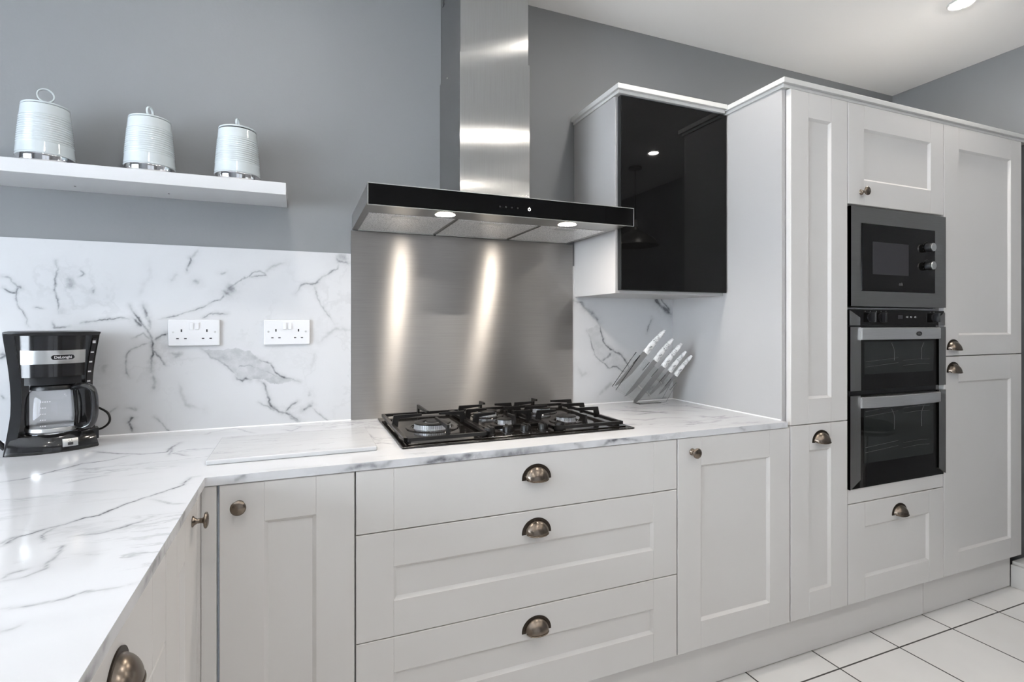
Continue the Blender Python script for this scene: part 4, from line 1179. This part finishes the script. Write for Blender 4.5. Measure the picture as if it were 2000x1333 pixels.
# rear tower with hourglass sides
bm = bmesh.new()
secs = []
for i in range(13):
    z = .046 + (.328 - .046) * i / 12; f = i / 12
    hw = .091 - .010 * math.sin(PI * min(1, f * 1.05)) + .013 * f
    secs.append((z, [(-hw, .052), (hw, .052), (hw, .130), (hw - .02, .150), (-hw + .02, .150), (-hw, .130)]))
loft(bm, secs)
tw = finish('rear_tower', bm, M['black_plastic'], t, smooth=True)
bx('rear_panel', -.050, .050, .0495, .0518, .056, .185, M['grey_panel'], tw)
# side pillars that frame the carafe
for s in (-1, 1):
    bm = bmesh.new(); secs = []
    for i in range(13):
        f = i / 12; zb_ = .0005 if s < 0 else .046; z = zb_ + (.326 - zb_) * f
        hw = .094 - .011 * math.sin(PI * min(1, f * 1.02)) + .009 * f + (.008 * max(0, .35 - f) / .35 if s < 0 else 0)
        wd = .022 if s < 0 else .018
        fr = -.004 + .018 * math.sin(PI * f) if s < 0 else .030 - .022 * max(0, f - .4)
        pts = [(s * hw, fr + .008), (s * (hw - wd), fr), (s * (hw - wd), .054), (s * hw, .054)]
        secs.append((z, pts if s < 0 else pts))
    loft(bm, secs)
    pl = finish('side_pillar', bm, M['black_plastic' if s > 0 else 'soft_black'], t, smooth=True)
    if s > 0:
        bm = bmesh.new(); secs = []
        for i in range(9):
            f = .45 + .5 * i / 8; z = .046 + (.326 - .046) * f
            hw = .094 - .011 * math.sin(PI * min(1, f * 1.02)) + .009 * f; fr = .030 - .022 * max(0, f - .4)
            secs.append((z, [(hw - .015, fr - .0012), (hw - .004, fr + .0045), (hw - .004, fr + .007), (hw - .015, fr + .002)]))
        loft(bm, secs); gw = finish('water_gauge', bm, M['mw_window'], pl)
        bm = bmesh.new()
        for k in range(5):
            f = .50 + .1 * k; z = .046 + .28 * f; hw = .094 - .011 * math.sin(PI * min(1, f * 1.02)) + .009 * f; fr = .030 - .022 * max(0, f - .4)
            box(bm, hw - .0135, hw - .0065, fr - .0022, fr + .0030, z, z + (.004 if k < 4 else .008))
        finish('gauge_marks', bm, M['print'], gw)
# brew head
def head(hw, z0, z1, y, bul, name, m, parent, grow=0):
    bm = bmesh.new(); loft(bm, [(z0, dshape(hw, y, bul, .056, rb=.005)), (z1, dshape(hw + grow, y, bul, .056, rb=.005))])
    return finish(name, bm, m, parent, smooth=True)
hd = head(.066, .2085, .322, -.002, .026, 'brew_head', M['black_plastic'], t, .003)
head(.0675, .2445, .2815, -.0035, .0262, 'steel_band', M['satin'], hd, .001)
bm = bmesh.new(); loft(bm, [(.322, dshape(.099, .004, .033, .148)), (.3275, dshape(.103, .001, .034, .151)), (.3315, dshape(.103, .001, .034, .151)), (.3345, dshape(.092, .010, .032, .142))])
finish('lid', bm, M['soft_black'], t, smooth=True)
# maker's badge
bm = bmesh.new(); n = 12; P = []
for i in range(n + 1): P.append((.0185 + .0068 * math.sin(PI * i / n), .0068 * math.cos(PI * i / n)))
for i in range(n + 1): P.append((-.0185 - .0068 * math.sin(PI * i / n), -.0068 * math.cos(PI * i / n)))
prism(bm, P, Matrix(), -.0012, 0)
bd = finish('badge', bm, M['soft_black'], hd); bd.location = (.018, -.0286, .2625); bd.rotation_euler = (0, 0, math.radians(11))
bm = bmesh.new(); tube(bm, [(x, -.0006, z) for x, z in P], .0007, 6, closed=True); finish('badge_rim', bm, M['chrome'], bd)
text_obj('lettering', 'DeLonghi', .0098, M['print'], bd, (0, -.0016, -.0002), (PI / 2, 0, 0), .0003)
head(.060, .186, .2085, .006, .020, 'filter_basket', M['soft_black'], t)
# carafe
Mc = Matrix.Translation((0.002, .040, 0))
bm = bmesh.new()
op = [(.0002, .0535), (.050, .0535), (.057, .056), (.0605, .064), (.0620, .090), (.0615, .125), (.0590, .149), (.0530, .164), (.0475, .1695), (.0465, .1745)]
lathe(bm, op + [(r - .0018, z + (.0018 if i < 3 else 0)) for i, (r, z) in reversed(list(enumerate(op[1:]))) ] + [(.0002, .0555)], 56, Mc)
ca = finish('carafe', bm, M['glass'], t, smooth=True)
bm = bmesh.new(); lathe(bm, [(.0480, .1700), (.0515, .1705), (.0515, .1770), (.049, .1825), (.044, .1845), (.0002, .1850)], 48, Mc)
cl_ = finish('carafe_lid', bm, M['soft_black'], ca, smooth=True)
bm = bmesh.new(); lathe(bm, [(.0610, .056), (.0622, .057), (.0622, .066), (.0612, .067)], 56, Mc)
finish('carafe_band', bm, M['satin'], ca, smooth=True)
bm = bmesh.new()
hp = catmull([(.040, .010, .174), (.062, -.014, .180), (.080, -.026, .170), (.0865, -.030, .140), (.0865, -.030, .100), (.080, -.027, .072), (.066, -.016, .062), (.052, .002, .064)], 7)
tube(bm, hp, .0085, 12, sx=1.25)
tube(bm, [(.048, .006, .062), (.050, .003, .10), (.046, .008, .166)], .006, 10)
finish('carafe_handle', bm, M['black_plastic'], ca, smooth=True)
bm = bmesh.new()
for k in range(5):
    z = .075 + k * .0165
    for ang in (-118, ):
        for j in range(3 if k < 4 else 5):
            a = math.radians(ang + j * 4.5); rr = .0632
            c = Mc @ Vector((rr * math.cos(a), rr * math.sin(a), z)); box(bm, c.x - .0013, c.x + .0013, c.y - .0004, c.y + .0004, c.z - .001, c.z + .0014)
finish('cup_marks', bm, M['print'], ca)
# power lead
bm = bmesh.new(); tube(bm, catmull([(.080, .140, .030), (.110, .095, .034), (.128, .055, .058), (.124, .060, .086), (.098, .110, .102), (.082, .142, .100)], 8), .0032, 8)
finish('power_cord', bm, M['cable'], t, smooth=True)
bx('cord_outlet', .086, .104, .060, .095, .012, .044, M['soft_black'], t, bev=.002)
# second lead lying beside it towards the window wall
bm = bmesh.new()
tube(bm, catmull([(-.098, .060, .012), (-.112, .066, .030), (-.120, .090, .034), (-.118, .125, .020)], 8), .0075, 8)
finish('plug_lead', bm, M['cable'], t, smooth=True)
bm = bmesh.new(); box(bm, -.0985, -.0965, .010, .032, .008, .036, .0004)
finish('rating_sticker', bm, M['print'], t)

# ------------------------------------------------------------------ knives in a clear acrylic stand
P0 = Vector((-.2537, .5601, .8905)); dk = (Vector((-.2358, .4117, 1.2195)) - Vector((-.402, .5212, .9762))).normalized()
nrm = Vector((0, 1, .45)).normalized(); dk = (dk - nrm * dk.dot(nrm)).normalized()
sd = nrm.cross(dk).normalized()
if sd.x < 0: sd = -sd
def planar_matrix(origin, xdir, ydir):
    zdir = xdir.cross(ydir)
    m = Matrix((xdir, ydir, zdir)).transposed().to_4x4(); m.translation = origin
    return m
KN = [('chef knife', (-.402, .5212, .9762), (-.2994, .4553, 1.1226), (-.2358, .4117, 1.2195), .019, 0), ('slicing knife', (-.3451, .5419, .9301), (-.2368, .4715, 1.0867), (-.1886, .4263, 1.1871), .016, 1),
      ('santoku knife', (-.2882, .5578, .8949), (-.1858, .484, 1.059), (-.1275, .4375, 1.1623), .018, 2), ('utility knife', (-.2089, .5474, .9181), (-.144, .4946, 1.0353), (-.0822, .4554, 1.1224), .011, 3), ('paring knife', (-.1591, .543, .9277), (-.1047, .5034, 1.0158), (-.0468, .463, 1.1054), .010, 4)]
KL = ['long chef knife with marbled white handle, highest in the clear stand', 'slicing knife with banded white handle beside the highest knife', 'broad-tipped knife with a dark-patched handle in the middle of the stand',
      'short knife with white handle, second nearest the tall cabinet', 'smallest knife with white handle, nearest the tall cabinet']
KX = []
for (nm, tip, jn, end, hw, k) in KN:
    tip, jn, end = Vector(tip), Vector(jn), Vector(end)
    # keep each knife straight in the stand's plane
    u = (end - tip); u = (u - nrm * u.dot(nrm)).normalized(); s = nrm.cross(u).normalized()
    if s.x < 0: s = -s
    base = jn - nrm * (jn - P0).dot(nrm)
    Lb = (jn - tip).length; Lh = (end - jn).length; hw *= .86
    v_ = base - P0; KX.append((v_.dot(sd), hw))
    t = thing('kitchen_knife', KL[k], 'knife', base, 0, 'knives in the acrylic stand')
    mt = Matrix((s, nrm, u)).transposed().to_4x4()
    bm = bmesh.new()
    flat = k == 2
    poly = [(-hw, 0), (hw * .9, 0), (hw * .95, -Lb * .55), (hw * (.8 if flat else .35), -Lb * .82), (hw * (.35 if flat else -.45), -Lb * .97), (-hw * (.3 if flat else .85), -Lb), (-hw, -Lb * .93)]
    prism(bm, poly, mt, -.0009, .0009)
    finish('blade', bm, M['blade'], t)
    bm = bmesh.new()
    secs = []; n = 14
    for i in range(n + 1):
        f = i / n
        w_ = (.0125 if k < 3 else .0098) * (1 + .25 * math.sin(PI * (f * 1.6 + .1))) * (1 if f < .85 else 1 - (f - .85) * 4.0)
        if f < .08: w_ *= 1.15
        th_ = .0095 * (1 if f < .9 else .7)
        off = -.003 * math.sin(PI * f)
        secs.append([bm.verts.new(mt @ Vector((off + w_ * math.cos(2 * PI * q / 14), th_ * math.sin(2 * PI * q / 14), f * Lh))) for q in range(14)])
    for a, b in zip(secs, secs[1:]):
        for q in range(14): bm.faces.new((a[q], a[(q + 1) % 14], b[(q + 1) % 14], b[q]))
    bm.faces.new(list(reversed(secs[0]))); bm.faces.new(secs[-1])
    finish('handle', bm, M['knife_handle'], t, smooth=True)
t = thing('knife_stand', 'clear acrylic knife stand holding five knives in the worktop corner', 'knife block', P0)
corners = [(-.3367, .4563, 1.1205), (-.0987, .5152, .9896), (-.125, .5601, .902), (-.262, .5601, .902), (-.4117, .5239, .9702)]
rel = []
for c in corners:
    v_ = Vector(c); v_ = v_ - nrm * (v_ - P0).dot(nrm) - P0; rel.append((v_.dot(sd), v_.dot(dk)))
mt = Matrix((sd, nrm, dk)).transposed().to_4x4()
for d0 in (-.0165, .0135):
    bm = bmesh.new(); prism(bm, rel, mt, d0, d0 + .003)
    finish('acrylic_plate', bm, M['acrylic'], t)
tl, tr_ = Vector(rel[0]), Vector(rel[1])
ks = [tl.x + .002] + [(KX[i][0] + KX[i][1] + KX[i + 1][0] - KX[i + 1][1]) / 2 for i in range(4)] + [tr_.x - .002]
for kx in ks:
    f = (kx - tl.x) / (tr_.x - tl.x); p = tl + (tr_ - tl) * f
    bm = bmesh.new(); prism(bm, [(p.x - .0014, p.y - .045), (p.x + .0014, p.y - .045), (p.x + .0014, p.y), (p.x - .0014, p.y)], mt, -.0134, .0134)
    finish('divider', bm, M['acrylic'], t)
for k, c in enumerate(((-.395, .532, .985), (-.2799, .5238, .9704), (-.225, .5351, .935), (-.1838, .5073, .990))):
    v_ = Vector(c); v_ = v_ - nrm * (v_ - P0).dot(nrm) - P0; p = (v_.dot(sd), v_.dot(dk))
    bm = bmesh.new(); lathe(bm, [(.0022, -.0172), (.0022, .0172)], 12, mt @ Matrix.Translation((p[0], 0, p[1])) @ Mx, cap0=True, cap1=True)
    finish('spacer_pin', bm, M['satin'], t)
bx('acrylic_foot', -.014, .100, -.022, .022, .0003, .004, M['acrylic'], t, bev=.0008)

# ------------------------------------------------------------------ pendant lamp (seen mirrored in the black glass door)
t = thing('pendant_lamp', 'grey metal dome pendant lamp reflected in the black glass door', 'pendant lamp', (1.0, -1.80, ZC))
bm = bmesh.new(); lathe(bm, [(.0002, -.001), (.055, -.001), (.055, -.02), (.02, -.03), (.0002, -.03)], 32)
finish('ceiling_rose', bm, M['pendant'], t, smooth=True)
bm = bmesh.new(); tube(bm, [(0, 0, -.03), (0, 0, -.46)], .003, 8); finish('cord', bm, M['cable'], t)
bm = bmesh.new(); lathe(bm, [(.0002, -.45), (.022, -.455), (.024, -.52), (.0002, -.525)], 24); finish('lamp_holder', bm, M['chrome'], t, smooth=True)
bm = bmesh.new(); lathe(bm, [(.024, -.515), (.035, -.54), (.10, -.575), (.16, -.62), (.195, -.665), (.20, -.675), (.197, -.675), (.155, -.628), (.098, -.583), (.034, -.549), (.024, -.525)], 48); finish('shade', bm, M['pendant'], t, smooth=True)

# ------------------------------------------------------------------ bar stool (seen mirrored in the lower oven window)
t = thing('bar_stool', 'black round bar stool reflected in the lower oven window', 'stool', (1.27, -.60, 0))
bm = bmesh.new(); lathe(bm, [(.0002, .640), (.120, .640), (.145, .652), (.150, .672), (.145, .692), (.125, .704), (.0002, .708)], 48)
finish('seat', bm, M['black_plastic'], t, smooth=True)
bm = bmesh.new(); lathe(bm, [(.150, .664), (.1525, .666), (.1525, .672), (.150, .674)], 48); finish('seat_ring', bm, M['chrome'], t, smooth=True)
bm = bmesh.new(); lathe(bm, [(.016, .018), (.016, .45), (.022, .451), (.022, .640)], 24); finish('pole', bm, M['chrome'], t, smooth=True)
bm = bmesh.new(); lathe(bm, [(.0002, .0005), (.190, .0005), (.192, .004), (.180, .010), (.030, .020), (.0002, .020)], 48); finish('base', bm, M['chrome'], t, smooth=True)
